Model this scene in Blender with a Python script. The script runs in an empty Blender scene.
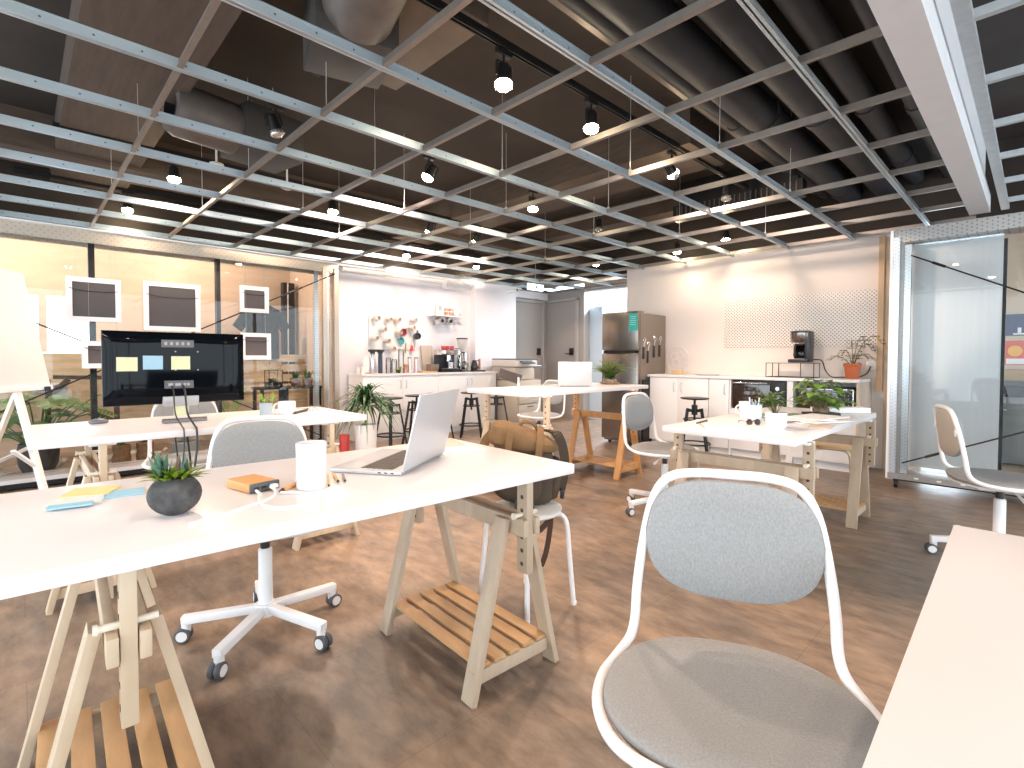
import bpy, bmesh, math, random
from mathutils import Vector as V, Matrix, Euler
random.seed(7)
R = math.radians
SC = bpy.context.scene
COL = SC.collection

# ------------------------------------------------------------------ materials
_mats = {}
def mat(name, col, rough=.5, metal=0., noise=0., nscale=8., stretch=(1, 1, 1), bump=0., spec=.5, emit=None, estr=0., col2=None, coat=0., coord='Object', detail=4.):
    if name in _mats: return _mats[name]
    m = bpy.data.materials.new(name); m.use_nodes = True
    nt = m.node_tree; b = nt.nodes['Principled BSDF']
    b.inputs['Base Color'].default_value = (*col, 1)
    b.inputs['Roughness'].default_value = rough
    b.inputs['Metallic'].default_value = metal
    b.inputs['Specular IOR Level'].default_value = spec
    if coat: b.inputs['Coat Weight'].default_value = coat
    if emit:
        b.inputs['Emission Color'].default_value = (*emit, 1); b.inputs['Emission Strength'].default_value = estr
    if noise or bump or col2:
        tc = nt.nodes.new('ShaderNodeTexCoord'); mp = nt.nodes.new('ShaderNodeMapping')
        mp.inputs['Scale'].default_value = stretch
        nt.links.new(tc.outputs[coord], mp.inputs['Vector'])
        n = nt.nodes.new('ShaderNodeTexNoise'); n.inputs['Scale'].default_value = nscale; n.inputs['Detail'].default_value = detail
        n.inputs['Roughness'].default_value = .6
        nt.links.new(mp.outputs[0], n.inputs['Vector'])
        if noise or col2:
            cr = nt.nodes.new('ShaderNodeValToRGB')
            c2 = col2 or tuple(c * (1 - noise) for c in col)
            cr.color_ramp.elements[0].position = .3; cr.color_ramp.elements[1].position = .7
            cr.color_ramp.elements[0].color = (*c2, 1); cr.color_ramp.elements[1].color = (*col, 1)
            nt.links.new(n.outputs['Fac'], cr.inputs['Fac']); nt.links.new(cr.outputs[0], b.inputs['Base Color'])
        if bump:
            bp = nt.nodes.new('ShaderNodeBump'); bp.inputs['Strength'].default_value = bump; bp.inputs['Distance'].default_value = .01
            nt.links.new(n.outputs['Fac'], bp.inputs['Height']); nt.links.new(bp.outputs[0], b.inputs['Normal'])
    _mats[name] = m
    return m

def glass(name, tint=(1, 1, 1), ior=1.45, rough=0.):
    if name in _mats: return _mats[name]
    m = bpy.data.materials.new(name); m.use_nodes = True
    nt = m.node_tree; nt.nodes.clear()
    o = nt.nodes.new('ShaderNodeOutputMaterial'); mx = nt.nodes.new('ShaderNodeMixShader')
    t = nt.nodes.new('ShaderNodeBsdfTransparent'); g = nt.nodes.new('ShaderNodeBsdfGlossy'); f = nt.nodes.new('ShaderNodeFresnel')
    t.inputs[0].default_value = (*tint, 1); g.inputs['Roughness'].default_value = rough; f.inputs[0].default_value = ior
    nt.links.new(f.outputs[0], mx.inputs[0]); nt.links.new(t.outputs[0], mx.inputs[1]); nt.links.new(g.outputs[0], mx.inputs[2])
    nt.links.new(mx.outputs[0], o.inputs[0]); _mats[name] = m
    return m

def dots_mat(name, col, dark, step, rad, ax=(0, 2), rough=.5, metal=0., off=False):
    """a perforated sheet: round dark holes on a square (or quincunx) lattice in object space"""
    if name in _mats: return _mats[name]
    m = bpy.data.materials.new(name); m.use_nodes = True
    nt = m.node_tree; b = nt.nodes['Principled BSDF']
    b.inputs['Roughness'].default_value = rough; b.inputs['Metallic'].default_value = metal
    tc = nt.nodes.new('ShaderNodeTexCoord'); sp = nt.nodes.new('ShaderNodeSeparateXYZ')
    nt.links.new(tc.outputs['Object'], sp.inputs[0])
    def M(op, a, bb=None):
        n = nt.nodes.new('ShaderNodeMath'); n.operation = op
        for i, v in enumerate((a, bb)):
            if v is None: continue
            if isinstance(v, (int, float)): n.inputs[i].default_value = v
            else: nt.links.new(v, n.inputs[i])
        return n.outputs[0]
    def hole(o):
        ds = []
        for k, a in enumerate(ax):
            st = step[k] if isinstance(step, tuple) else step
            x = M('ADD', M('DIVIDE', sp.outputs[a], st), o + 100)
            d = M('MULTIPLY', M('SUBTRACT', M('FRACT', x), .5), st)
            ds.append(M('MULTIPLY', d, d))
        return M('LESS_THAN', M('ADD', ds[0], ds[1]), rad * rad)
    h = hole(0.)
    if off: h = M('MAXIMUM', h, hole(.5))
    mx = nt.nodes.new('ShaderNodeMix'); mx.data_type = 'RGBA'
    mx.inputs[6].default_value = (*col, 1); mx.inputs[7].default_value = (*dark, 1)
    nt.links.new(h, mx.inputs[0]); nt.links.new(mx.outputs[2], b.inputs['Base Color'])
    _mats[name] = m
    return m

def wood(name, c1, c2, rough=.5, sc=6., st=(1, 1, 1)):
    return mat(name, c1, rough, col2=c2, nscale=sc, stretch=st, detail=6.)

WHITE = mat('white_lacquer', (.86, .84, .83), .35, noise=.03, nscale=3)
TOPW = mat('white_tabletop', (.84, .79, .785), .28, noise=.03, nscale=2)
WMETAL = mat('white_metal', (.86, .85, .85), .3, noise=.02)
WPLAST = mat('white_plastic', (.85, .84, .82), .4)
BLACK = mat('black_metal', (.015, .015, .017), .4, .3, noise=.2)
BPLAST = mat('black_plastic', (.02, .02, .022), .35)
RUBBER = mat('grey_rubber', (.09, .09, .1), .6)
CHROME = mat('chrome', (.75, .75, .76), .15, 1.)
STEEL = mat('brushed_steel', (.30, .265, .235), .22, .9, noise=.25, nscale=7, stretch=(1, 8, .3))
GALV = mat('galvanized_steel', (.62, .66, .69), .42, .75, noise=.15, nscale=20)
GALVD = mat('dull_steel', (.40, .38, .36), .45, .7, noise=.15, nscale=20)
FABRIC = mat('grey_fabric', (.37, .37, .365), .9, noise=.22, nscale=240, stretch=(1, 1, .6), bump=.2, spec=.15)
TANB = mat('tan_shell', (.46, .40, .34), .7, noise=.05)
BIRCH = wood('pale_birch', (.66, .52, .37), (.53, .40, .27), .5, 4, (3, 3, .7))
BIRCHD = wood('weathered_birch', (.58, .46, .34), (.44, .34, .24), .55, 5, (3, 3, .7))
SLATW = wood('orange_slat', (.60, .36, .17), (.47, .26, .11), .5, 5, (3, .7, 3))
ORANGEW = wood('orange_pine', (.68, .38, .16), (.54, .27, .10), .5, 5, (3, 3, .7))
OAK = wood('oak_panel', (.55, .42, .29), (.43, .31, .2), .55, 3, (6, 6, .6))
DECKW = wood('deck_board', (.62, .47, .30), (.45, .32, .18), .6, 4, (1, 6, 6))
PLY = wood('plywood', (.60, .46, .34), (.50, .36, .25), .6, 1.6, (1, 1, 4))
SOIL = mat('soil', (.05, .035, .025), .95, noise=.6, nscale=60, bump=.6)
LEAF = mat('leaf_green', (.065, .19, .03), .45, noise=.4, nscale=14)
LEAFD = mat('leaf_dark', (.045, .12, .04), .4, noise=.4, nscale=12)
LEAFY = mat('leaf_lime', (.30, .42, .06), .45, noise=.35, nscale=16)
LEAFB = mat('leaf_blue_green', (.09, .19, .12), .5, noise=.3, nscale=16)
TERRA = mat('terracotta', (.55, .14, .05), .7, noise=.12, nscale=12)
CORK = mat('cork_pot', (.30, .14, .06), .8, noise=.5, nscale=30, bump=.5)
DPOT = mat('dark_pot', (.05, .04, .035), .7, noise=.4, nscale=20, bump=.3)
GPOT = mat('grey_pot', (.34, .33, .31), .8, noise=.2, nscale=25, stretch=(1, 1, .3))
CERAM = mat('white_ceramic', (.86, .85, .84), .22)
PAPER = mat('paper', (.84, .82, .80), .8)
GLASS = glass('clear_glass')
PGLASS = glass('partition_glass', (.97, .985, .98), 1.32)
ALU = mat('laptop_silver', (.58, .58, .59), .4, .35, noise=.03)
KEYS = mat('laptop_keys', (.14, .12, .10), .6)
STONE = mat('stone', (.45, .40, .34), .8, noise=.5, nscale=20)

# ------------------------------------------------------------------ mesh builder
class MB:
    def __init__(s): s.bm = bmesh.new()
    def _x(s, vs, M):
        if M is not None: bmesh.ops.transform(s.bm, matrix=M, verts=vs)
    def box(s, c, d, rz=0, rx=0, ry=0, bev=0., mi=0, M=None):
        r = bmesh.ops.create_cube(s.bm, size=1); vs = r['verts']
        bmesh.ops.scale(s.bm, vec=V(d), verts=vs)
        fs = list({f for v in vs for f in v.link_faces})
        for f in fs: f.material_index = mi
        if bev:
            es = list({e for v in vs for e in v.link_edges})
            rr = bmesh.ops.bevel(s.bm, geom=es, offset=bev, segments=2, affect='EDGES', profile=.6)
            for f in rr['faces']: f.material_index = mi
            vs = list({v for f in rr['faces'] for v in f.verts} | {v for v in vs if v.is_valid})
        T = Matrix.Translation(V(c)) @ Euler((rx, ry, rz)).to_matrix().to_4x4()
        bmesh.ops.transform(s.bm, matrix=(M @ T) if M is not None else T, verts=vs)
        return s
    def bar(s, p0, p1, w, h, side=None, bev=0., mi=0):
        """box from p0 to p1; w measured along `side`, h along the third axis"""
        p0, p1 = V(p0), V(p1); z = (p1 - p0); L = z.length; z.normalize()
        side = V(side) if side is not None else V((1, 0, 0)) if abs(z.x) < .9 else V((0, 1, 0))
        y = z.cross(side).normalized(); x = y.cross(z).normalized()
        M = Matrix((x, y, z)).transposed().to_4x4(); M.translation = (p0 + p1) / 2
        return s.box((0, 0, 0), (w, h, L), bev=bev, mi=mi, M=M)
    def tube(s, pts, r, n=8, closed=False, mi=0, flat=None):
        pts = [V(p) for p in pts]; N = len(pts)
        rr = r if isinstance(r, (list, tuple)) else [r] * N
        rings = []; up = None
        for i, p in enumerate(pts):
            a = pts[(i - 1) % N] if (closed or i) else p
            b = pts[(i + 1) % N] if (closed or i < N - 1) else p
            t = (b - a).normalized()
            if up is None: up = t.orthogonal().normalized()
            up = (up - t * up.dot(t))
            up = up.normalized() if up.length > 1e-6 else t.orthogonal().normalized()
            w = t.cross(up)
            rings.append([s.bm.verts.new(p + (up * math.cos(2 * math.pi * k / n) + w * math.sin(2 * math.pi * k / n)) * rr[i]) for k in range(n)])
        for i in range(N if closed else N - 1):
            A, B = rings[i], rings[(i + 1) % N]
            sh = 0
            if closed and i == N - 1:
                sh = min(range(n), key=lambda q: sum((A[k].co - B[(k + q) % n].co).length for k in range(n)))
            for k in range(n):
                f = s.bm.faces.new((A[k], A[(k + 1) % n], B[(k + 1 + sh) % n], B[(k + sh) % n])); f.material_index = mi
        if not closed:
            s.bm.faces.new(rings[0][::-1]).material_index = mi; s.bm.faces.new(rings[-1]).material_index = mi
        return s
    def lathe(s, prof, n=24, M=None, mi=0, c=(0, 0, 0)):
        """profile of (radius, z); points at radius 0 close the ends"""
        rings = []; vs = []
        for r, z in prof:
            if r < 1e-6: rg = [s.bm.verts.new((c[0], c[1], c[2] + z))]
            else: rg = [s.bm.verts.new((c[0] + r * math.cos(2 * math.pi * k / n), c[1] + r * math.sin(2 * math.pi * k / n), c[2] + z)) for k in range(n)]
            rings.append(rg); vs += rg
        for A, B in zip(rings, rings[1:]):
            for k in range(n):
                q = [A[k % len(A)], A[(k + 1) % len(A)], B[(k + 1) % len(B)], B[k % len(B)]]
                q = list(dict.fromkeys(q))
                if len(q) > 2: s.bm.faces.new(q).material_index = mi
        s._x(vs, M); return s
    def cyl(s, c, r, h, n=20, M=None, mi=0, r2=None):
        r2 = r if r2 is None else r2
        return s.lathe([(0, 0), (r, 0), (r2, h), (0, h)], n, M, mi, c)
    def rod(s, p0, p1, r, n=12, mi=0): return s.tube([p0, p1], r, n, mi=mi)
    def ball(s, c, r, n=16, mi=0, M=None):
        r = (r, r, r) if isinstance(r, (int, float)) else r
        rr = bmesh.ops.create_uvsphere(s.bm, u_segments=n, v_segments=max(6, n * 2 // 3), radius=1); vs = rr['verts']
        for f in {f for v in vs for f in v.link_faces}: f.material_index = mi
        T = Matrix.Translation(V(c)) @ Matrix.Diagonal((*r, 1))
        bmesh.ops.transform(s.bm, matrix=(M @ T) if M is not None else T, verts=vs); return s
    def prism(s, poly, z0, z1, M=None, mi=0):
        a = [s.bm.verts.new((x, y, z0)) for x, y in poly]; b = [s.bm.verts.new((x, y, z1)) for x, y in poly]
        n = len(poly)
        fs = [s.bm.faces.new(a[::-1]), s.bm.faces.new(b)] + [s.bm.faces.new((a[i], a[(i + 1) % n], b[(i + 1) % n], b[i])) for i in range(n)]
        for f in fs: f.material_index = mi
        s._x(a + b, M); return s
    def leaf(s, base, d, L, W, bend=.3, n=5, fold=.15, mi=0, tip=1., roll=0.):
        base = V(base); d = V(d).normalized()
        side = d.cross(V((0, 0, 1)))
        side = side.normalized() if side.length > .05 else V((1, 0, 0))
        if roll: side = (Matrix.Rotation(roll, 3, d) @ side)
        prev = None
        for i in range(n + 1):
            t = i / n
            p = base + d * (L * t) + V((0, 0, -bend * L * t * t))
            w = W * .5 * (math.sin(math.pi * min(1, t ** .75 * .97 + .03)) if tip else (1 - t * .8))
            w = max(w, W * .02)
            nrm = side.cross(d).normalized()
            q = [s.bm.verts.new(p - side * w + nrm * fold * w), s.bm.verts.new(p), s.bm.verts.new(p + side * w + nrm * fold * w)]
            if prev:
                for k in range(2): s.bm.faces.new((prev[k], prev[k + 1], q[k + 1], q[k])).material_index = mi
            prev = q
        return s
    def build(s, name, mats, parent=None, smooth=True, loc=None, rz=0, ang=38):
        bm = s.bm
        bmesh.ops.recalc_face_normals(bm, faces=bm.faces)
        me = bpy.data.meshes.new(name); bm.to_mesh(me); bm.free()
        for m in (mats if isinstance(mats, (list, tuple)) else [mats]): me.materials.append(m)
        if smooth:
            me.polygons.foreach_set('use_smooth', [True] * len(me.polygons))
            me.set_sharp_from_angle(angle=R(ang))
        o = bpy.data.objects.new(name, me); COL.objects.link(o)
        if parent is not None: o.parent = parent
        if loc is not None: o.location = loc
        o.rotation_euler.z = rz
        return o

def thing(name, label, cat, loc=(0, 0, 0), rz=0., group=None):
    o = bpy.data.objects.new(name, None); COL.objects.link(o)
    o.empty_display_size = .1; o.location = loc; o.rotation_euler.z = rz
    return tag(o, label, cat, group)
def tag(o, label, cat, group=None):
    o['label'] = label; o['category'] = cat
    if group: o['group'] = group
    return o
def struct(o): o['kind'] = 'structure'; return o
def stuff(o): o['kind'] = 'stuff'; return o
def copy_tree(o, parent=None):
    c = o.copy(); COL.objects.link(c)
    if parent is not None: c.parent = parent
    for ch in list(o.children): copy_tree(ch, c)
    return c
def dup(o, loc, rz, label, group=None):
    c = copy_tree(o); c.location = loc; c.rotation_euler.z = rz; c['label'] = label
    if group: c['group'] = group
    return c
def spline(pts, k=6, closed=False):
    pts = [V(p) for p in pts]; N = len(pts); out = []
    for i in range(N if closed else N - 1):
        g = lambda j: pts[j % N] if closed else pts[max(0, min(N - 1, j))]
        a, b, c, d = g(i - 1), g(i), g(i + 1), g(i + 2)
        for q in range(k):
            t = q / k
            out.append(.5 * ((2 * b) + (c - a) * t + (2 * a - 5 * b + 4 * c - d) * t * t + (3 * b - a - 3 * c + d) * t ** 3))
    if not closed: out.append(pts[-1])
    return out

# ================================================================== SETTING
HC = 2.354           # underside of the ceiling grid
SLAB = 3.05
# floor: dark vinyl boards with a brushed wood pattern
def floor_mat():
    m = bpy.data.materials.new('vinyl_floor'); m.use_nodes = True; nt = m.node_tree; b = nt.nodes['Principled BSDF']
    L = nt.links.new; N = nt.nodes.new
    tc = N('ShaderNodeTexCoord')
    def noise(scale, st, det=5., ro=.6):
        mp = N('ShaderNodeMapping'); mp.inputs['Scale'].default_value = st; mp.inputs['Rotation'].default_value = (0, 0, R(-38)); L(tc.outputs['Object'], mp.inputs[0])
        n = N('ShaderNodeTexNoise'); n.inputs['Scale'].default_value = scale; n.inputs['Detail'].default_value = det; n.inputs['Roughness'].default_value = ro
        L(mp.outputs[0], n.inputs['Vector']); return n.outputs['Fac']
    def ramp(f, p0, c0, p1, c1):
        r = N('ShaderNodeValToRGB'); e = r.color_ramp.elements
        e[0].position, e[1].position = p0, p1; e[0].color = (*c0, 1); e[1].color = (*c1, 1); L(f, r.inputs[0]); return r.outputs[0]
    grain = ramp(noise(5.5, (2.4, 1, 1), 8., .65), .28, (.150, .110, .084), .72, (.43, .315, .222))
    big = ramp(noise(1.1, (1.4, 1, 1), 3.), .35, (.66, .69, .74), .65, (1.10, 1.02, .95))
    mx = N('ShaderNodeMix'); mx.data_type = 'RGBA'; mx.blend_type = 'MULTIPLY'; mx.inputs[0].default_value = 1
    L(grain, mx.inputs[6]); L(big, mx.inputs[7])
    br = N('ShaderNodeTexBrick'); br.inputs['Scale'].default_value = 1.; br.inputs['Mortar Size'].default_value = .0012
    br.inputs['Brick Width'].default_value = 1.2; br.inputs['Row Height'].default_value = .6
    br.inputs['Color1'].default_value = (1, 1, 1, 1); br.inputs['Color2'].default_value = (.86, .87, .89, 1); br.inputs['Mortar'].default_value = (.6, .6, .6, 1)
    L(tc.outputs['Object'], br.inputs['Vector'])
    m2 = N('ShaderNodeMix'); m2.data_type = 'RGBA'; m2.blend_type = 'MULTIPLY'; m2.inputs[0].default_value = .8
    L(mx.outputs[2], m2.inputs[6]); L(br.outputs['Color'], m2.inputs[7]); L(m2.outputs[2], b.inputs['Base Color'])
    rr = N('ShaderNodeMapRange'); rr.inputs['To Min'].default_value = .26; rr.inputs['To Max'].default_value = .48
    L(noise(4, (1, 2.5, 1)), rr.inputs[0]); L(rr.outputs[0], b.inputs['Roughness'])
    b.inputs['Specular IOR Level'].default_value = .45
    return m
WALLW = mat('white_wall_paint', (.80, .765, .79), .75, noise=.02, nscale=1.5)
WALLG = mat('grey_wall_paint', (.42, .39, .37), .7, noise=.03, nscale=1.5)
CONC = mat('dark_concrete', (.039, .029, .024), .85, noise=.45, nscale=2.2, bump=.2, detail=8.)
CONCB = mat('board_formed_concrete', (.095, .068, .052), .85, noise=.35, nscale=3., stretch=(1, 9, 9), bump=.25, detail=7.)
CONCX = mat('board_formed_concrete_cross', (.095, .068, .052), .85, noise=.35, nscale=3., stretch=(9, 1, 9), bump=.25, detail=7.)

struct(MB().box((3, 2.3, -.05), (13, 12.4, .1)).build('floor', floor_mat()))
struct(MB().box((3, 2.3, SLAB + .1), (13, 12.4, .2)).build('ceiling', CONC))
# left white wall with the step, recess and far wall
struct(MB().box((4.205, 6.58, 1.2), (2.25, .16, 2.40)).build('wall_left', WALLW))
w = MB(); w.box((5.79, 6.51, 1.2), (.92, .30, 2.40)); w.build('wall_left_step', WALLW)['kind'] = 'structure'
struct(MB().box((6.85, 6.74, 1.2), (1.26, .16, 2.40)).build('wall_recess', WALLG))
w = MB(); w.box((7.48, 6.25, 1.2), (.16, .98, 2.40)); w.box((7.48, 4.9, 2.44), (.16, 1.72, .22)); w.box((7.48, 3.0, 1.2), (.16, 2.2, 2.40))
struct(w.build('wall_far', WALLG))
struct(MB().box((7.50, 4.0, 2.80), (.16, 5.6, .50)).build('wall_far_upper', CONC))
# white fascia above the two doors
struct(MB().box((6.8, 6.635, 2.29), (1.12, .05, .13)).build('trim_1', WALLW))
struct(MB().box((6.34, 2.45, 1.2), (.12, 3.34, 2.40)).build('wall_right', mat('cream_wall_paint', (.79, .70, .64), .75, noise=.03, nscale=1.5)))
struct(MB().box((6.262, 1.112, 1.575), (.05, .05, 1.55), bev=.008).build('trim_2', wood('timber_post', (.62, .43, .26), (.5, .33, .19), .55, 3, (6, 6, .6))))
struct(MB().box((6.285, .99, 1.17), (.03, .18, 2.34)).build('trim_3', OAK))
# corridor beyond the far opening, open to daylight on its right
struct(MB().box((9.2, 5.2, 1.3), (.12, 3.2, 2.6)).build('wall_corridor', WALLW))
# planked room behind the left glass partition
w = MB()
w.box((1.5, 7.95, 2.45), (9, .1, 1.25)); w.box((-.42, 7.95, .85), (1.0, .1, 1.95)); w.box((.205, 7.95, 1.5), (.07, .1, .65)); w.box((2.65, 7.95, .85), (4.0, .1, 1.95)); w.box((.36, 7.95, .52), (.64, .1, 1.29))
struct(w.build('wall_back', PLY))
w = MB()
for k in range(7): w.box((1.3, 7.30, .30 + k * .135), (4.2, .03, .10))
for k in range(6): w.box((-.7 + k * .8, 7.335, .62), (.06, .04, 1.1))
struct(w.build('wall_back_slats', DECKW))
struct(MB().box((3.02, 7.3, 1.5), (.1, 1.3, 3.0)).build('wall_planked_side', PLY))
w = MB(); w.box((2.83, 7.62, 1.45), (.16, .10, 1.5)); w.box((2.80, 7.60, 1.45), (.02, .13, 1.5), mi=1)
struct(w.build('trim_5', [BLACK, CHROME]))
# unseen rear wall, opened as an added window for fill, glazed wall to its right
w = MB(); w.box((-3.05, 2.3, .12), (.1, 12.4, .24)); w.box((-3.05, 2.3, 2.85), (.1, 12.4, .4))
for k in range(7): w.box((-3.05, -3.4 + k * 1.95, 1.4), (.08, .07, 2.6))
struct(w.build('window_fill', BLACK))
w = MB()
w.box((2.5, -3.6, .08), (12, .1, .16)); w.box((2.5, -3.6, 2.85), (12, .1, .4))
for k in range(7): w.box((-3 + k * 1.95, -3.6, 1.4), (.07, .08, 2.6))
struct(w.build('window_1', BLACK))

# ---- concrete beams of the slab
b1 = MB(); b1.box((.52, 2.4, 2.92), (.56, 9.2, .28)); struct(b1.build('ceiling_beam', CONCX))
b1 = MB(); b1.box((4.05, 4.45, 2.92), (.62, 5.1, .28)); struct(b1.build('ceiling_beam_cross', CONCX))
b1 = MB(); b1.box((5.7, 4.5, 2.94), (.5, 5.0, .24)); struct(b1.build('ceiling_beam_far', CONCX))
b1 = MB(); b1.box((3.6, 5.75, 2.90), (8.4, .45, .3)); struct(b1.build('ceiling_beam_left', CONCB))
# ---- white dropped beam
bm_ = MB(); bm_.box((1.7, .34, 2.317), (7.4, .12, .134)); bm_.box((1.7, .355, 2.70), (7.4, .08, .64))
struct(bm_.build('ceiling_beam_white', mat('beam_paint', (.62, .61, .62), .6, noise=.05, nscale=12)))

# ---- suspended grid
grid = thing('ceiling_grid', 'open galvanized suspended ceiling grid without tiles, spanning the whole room', 'ceiling grid', (0, 0, HC))
YB = [.735, 1.356, 1.977, 2.597, 3.218, 3.839, 4.46, 5.08, 5.70, 6.32]
XA = [-1.35, -.73, -.107, .517, 1.140, 1.764, 2.387, 3.011, 3.634, 4.258, 4.881, 5.505, 6.128, 6.75, 7.3]
GH = dots_mat('slotted_runner_daylit', (.52, .62, .69), (.16, .17, .18), (.155, .05), .0045, (0, 2), .38, .65)  # blue of the daylight on the main runners is put into the metal colour
for y in YB:
    x1 = 6.27 if y < 4.11 else 7.38
    m = MB(); m.box(((x1 - 2) / 2, y, .0225), (x1 + 2, .006, .045)); m.box(((x1 - 2) / 2, y, .0015), (x1 + 2, .032, .003)); m.box(((x1 - 2) / 2, y, .044), (x1 + 2, .012, .008))
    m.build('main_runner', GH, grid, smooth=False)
for x in XA:
    y0 = .41 if x < 6.27 else 4.13
    m = MB(); m.box((x, (y0 + 6.36) / 2, .022), (.006, 6.36 - y0, .036)); m.box((x, (y0 + 6.36) / 2, .0035), (.024, 6.36 - y0, .003))
    m.build('cross_runner', mat('cross_runner_shaded', (.30, .27, .25), .4, .7, noise=.15, nscale=20), grid, smooth=False)  # darker brown base colour carries the shade on the cross runners
wt = MB(); wt.box((2.2, 6.39, -.012), (8.4, .05, .03)); wt.build('edge_angle', WMETAL, grid)
g2 = thing('ceiling_grid', 'open metal ceiling grid on the far side of the white dropped beam', 'ceiling grid', (0, 0, HC))
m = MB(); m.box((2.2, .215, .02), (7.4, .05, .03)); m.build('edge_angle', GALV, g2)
for x in XA[2:12]:
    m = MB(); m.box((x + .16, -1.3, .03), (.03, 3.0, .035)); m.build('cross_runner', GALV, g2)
# hanger wires
wire0 = None
hw = [(.517, 5.08), (.517, 3.839), (1.14, 2.597), (1.14, 3.839), (1.764, 3.218), (1.764, 4.46), (2.387, 2.597), (2.387, 3.839), (3.011, 1.977), (3.011, 3.218), (3.634, 2.597), (3.634, 4.46), (4.258, 1.356), (4.258, 3.218), (4.881, 2.597), (4.881, 4.46), (5.505, 1.977), (-.107, 4.46), (-.107, 3.218), (1.14, 5.08), (2.387, 5.08), (3.011, 1.356)]
for x, y in hw:
    if wire0 is None:
        m = MB(); m.rod((0, 0, .045), (0, 0, SLAB - HC), .0022, 6); m.box((0, 0, .05), (.02, .012, .03))
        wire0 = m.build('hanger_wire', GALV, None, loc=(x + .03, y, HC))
        tag(wire0, 'thin steel hanger wire from the dark slab down to the ceiling grid', 'wire', 'hanger wires of the ceiling grid')
    else:
        c = wire0.copy(); COL.objects.link(c); c.location = (x + .03, y, HC)
# ---- pipes and ducts above the grid
PIPE = mat('dark_pipe', (.045, .050, .060), .5, .2, noise=.3, nscale=6)
def pipe(y, z, r, x0, x1, lab, rings=()):
    t = thing('ceiling_pipe', lab, 'pipe', (x0, y, z), 0, None)
    m = MB(); m.tube([(0, 0, 0), (x1 - x0, 0, 0)], r, 20); m.build('pipe_body', PIPE, t)
    for q in rings:
        m = MB(); m.tube([(q - .05, 0, 0), (q + .05, 0, 0)], r + .008, 20); m.build('coupling', PIPE, t)
pipe(1.62, 2.90, .06, .95, 6.25, 'thin dark pipe nearest the black lamp track, beside the fat dark pipes', (3.0, 5.2))
pipe(1.40, 2.84, .115, .95, 6.25, 'fat dark grey pipe, the first of two fat ones from the lamp track', (2.9, 5.0))
pipe(1.10, 2.84, .105, .95, 6.25, 'fat dark grey pipe, the second of two fat ones from the lamp track', (3.1, 5.4))
pipe(.86, 2.88, .075, .95, 6.25, 'mottled grey pipe beside the fat pipes, toward the white dropped beam', (3.3, 4.6))
pipe(.62, 2.86, .05, .95, 6.25, 'slim dark pipe closest to the white dropped beam', (3.5,))
tag(MB().box((3.4, 1.72, 2.93), (5.7, .035, .06)).box((3.4, 1.70, 2.905), (5.7, .06, .012)).build('cable_tray', mat('tray_steel', (.17, .15, .14), .4, .7)), 'narrow grey cable tray running beside the dark ceiling pipes', 'cable tray')
def fan(loc, lab, s=1., rz=0):
    t = thing('ceiling_fan_coil', lab, 'ventilation unit', loc, rz)
    dk = mat('duct_paint', (.075, .07, .068), .5, .3, noise=.25)
    Mx = Matrix.Rotation(R(90), 4, 'Y')
    MB().box((.3 * s, 0, 0), (.42 * s, .40 * s, .30 * s), bev=.01).build('housing', dk, t)
    MB().lathe([(.10 * s, -.30 * s), (.15 * s, -.30 * s), (.17 * s, -.26 * s), (.17 * s, .09 * s), (.0, .09 * s)], 28, Mx).build('round_duct', mat('duct_grey', (.15, .13, .12), .5, .3, noise=.25), t)
    MB().lathe([(0, -.22 * s), (.10 * s, -.24 * s), (.10 * s, -.30 * s)], 28, Mx).build('duct_mouth', BLACK, t)
    for a in (-.15, .15): MB().rod((.3 * s, a * s, .15 * s), (.3 * s, a * s, SLAB - loc[2]), .005, 6).build('hanger_rod', GALVD, t)
fan((1.02, 3.95, 2.72), 'dark fan unit with grey round duct above the left part of the grid', 1., R(10))
fan((1.18, 2.22, 2.80), 'round grey duct collar with dark mouth near the top edge of the photo', 1., R(75))
t = thing('air_duct', 'flat brown rectangular duct with dark steel edge rail near the black lamp track', 'duct', (1.56, 2.45, 2.93))
MB().box((0, 0, 0), (.42, .9, .2), bev=.01).build('duct_body', mat('brown_duct', (.13, .10, .08), .6, .1, noise=.25), t)
MB().box((-.235, 0, -.05), (.05, 1.3, .09)).build('edge_rail', BLACK, t)
t = thing('air_grille', 'long black slotted air grille above the grid near the right wall', 'vent', (5.3, 2.2, 2.72))
MB().box((0, 0, 0), (.12, 1.3, .16)).box((.02, 0, .2), (.08, 1.2, .26)).build('housing', BLACK, t)
for k in range(24): MB().box((-.065, -.6 + k * .052, 0), (.012, .012, .12)).build('slat', mat('grille_slat', (.10, .09, .085), .5, .4), t)
# ---- lamp tracks and spotlights
ZT = 2.78
TR = {2.0: (-.5, 5.1, 'second black lamp track from the pipes'), 3.46: (.4, 7.2, ''), 4.93: (.2, 7.2, ''), 6.62: (0, 6.0, '')}
TL = {2.0: 'black lamp track nearest the dark ceiling pipes', 3.46: 'black lamp track second from the dark ceiling pipes', 4.93: 'black lamp track third from the dark ceiling pipes', 6.62: 'black lamp track closest to the glass partition with the frames'}
for y, (x0, x1, _) in TR.items():
    yy = min(y, 6.3)
    m = MB(); m.box(((x0 + x1) / 2, yy, ZT), (x1 - x0, .036, .032)); m.box(((x0 + x1) / 2, yy - .011, ZT - .02), (x1 - x0, .008, .012)); m.box(((x0 + x1) / 2, yy + .011, ZT - .02), (x1 - x0, .008, .012))
    tag(m.build('lamp_track', BLACK), TL[y], 'lamp track')
BULB = mat('lit_bulb', (1, .9, .7), .4, emit=(1, .80, .50), estr=55.)
BULBOFF = mat('reflector_off', (.6, .6, .6), .2, .8)
WARM = (1., .76, .62)
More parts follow.
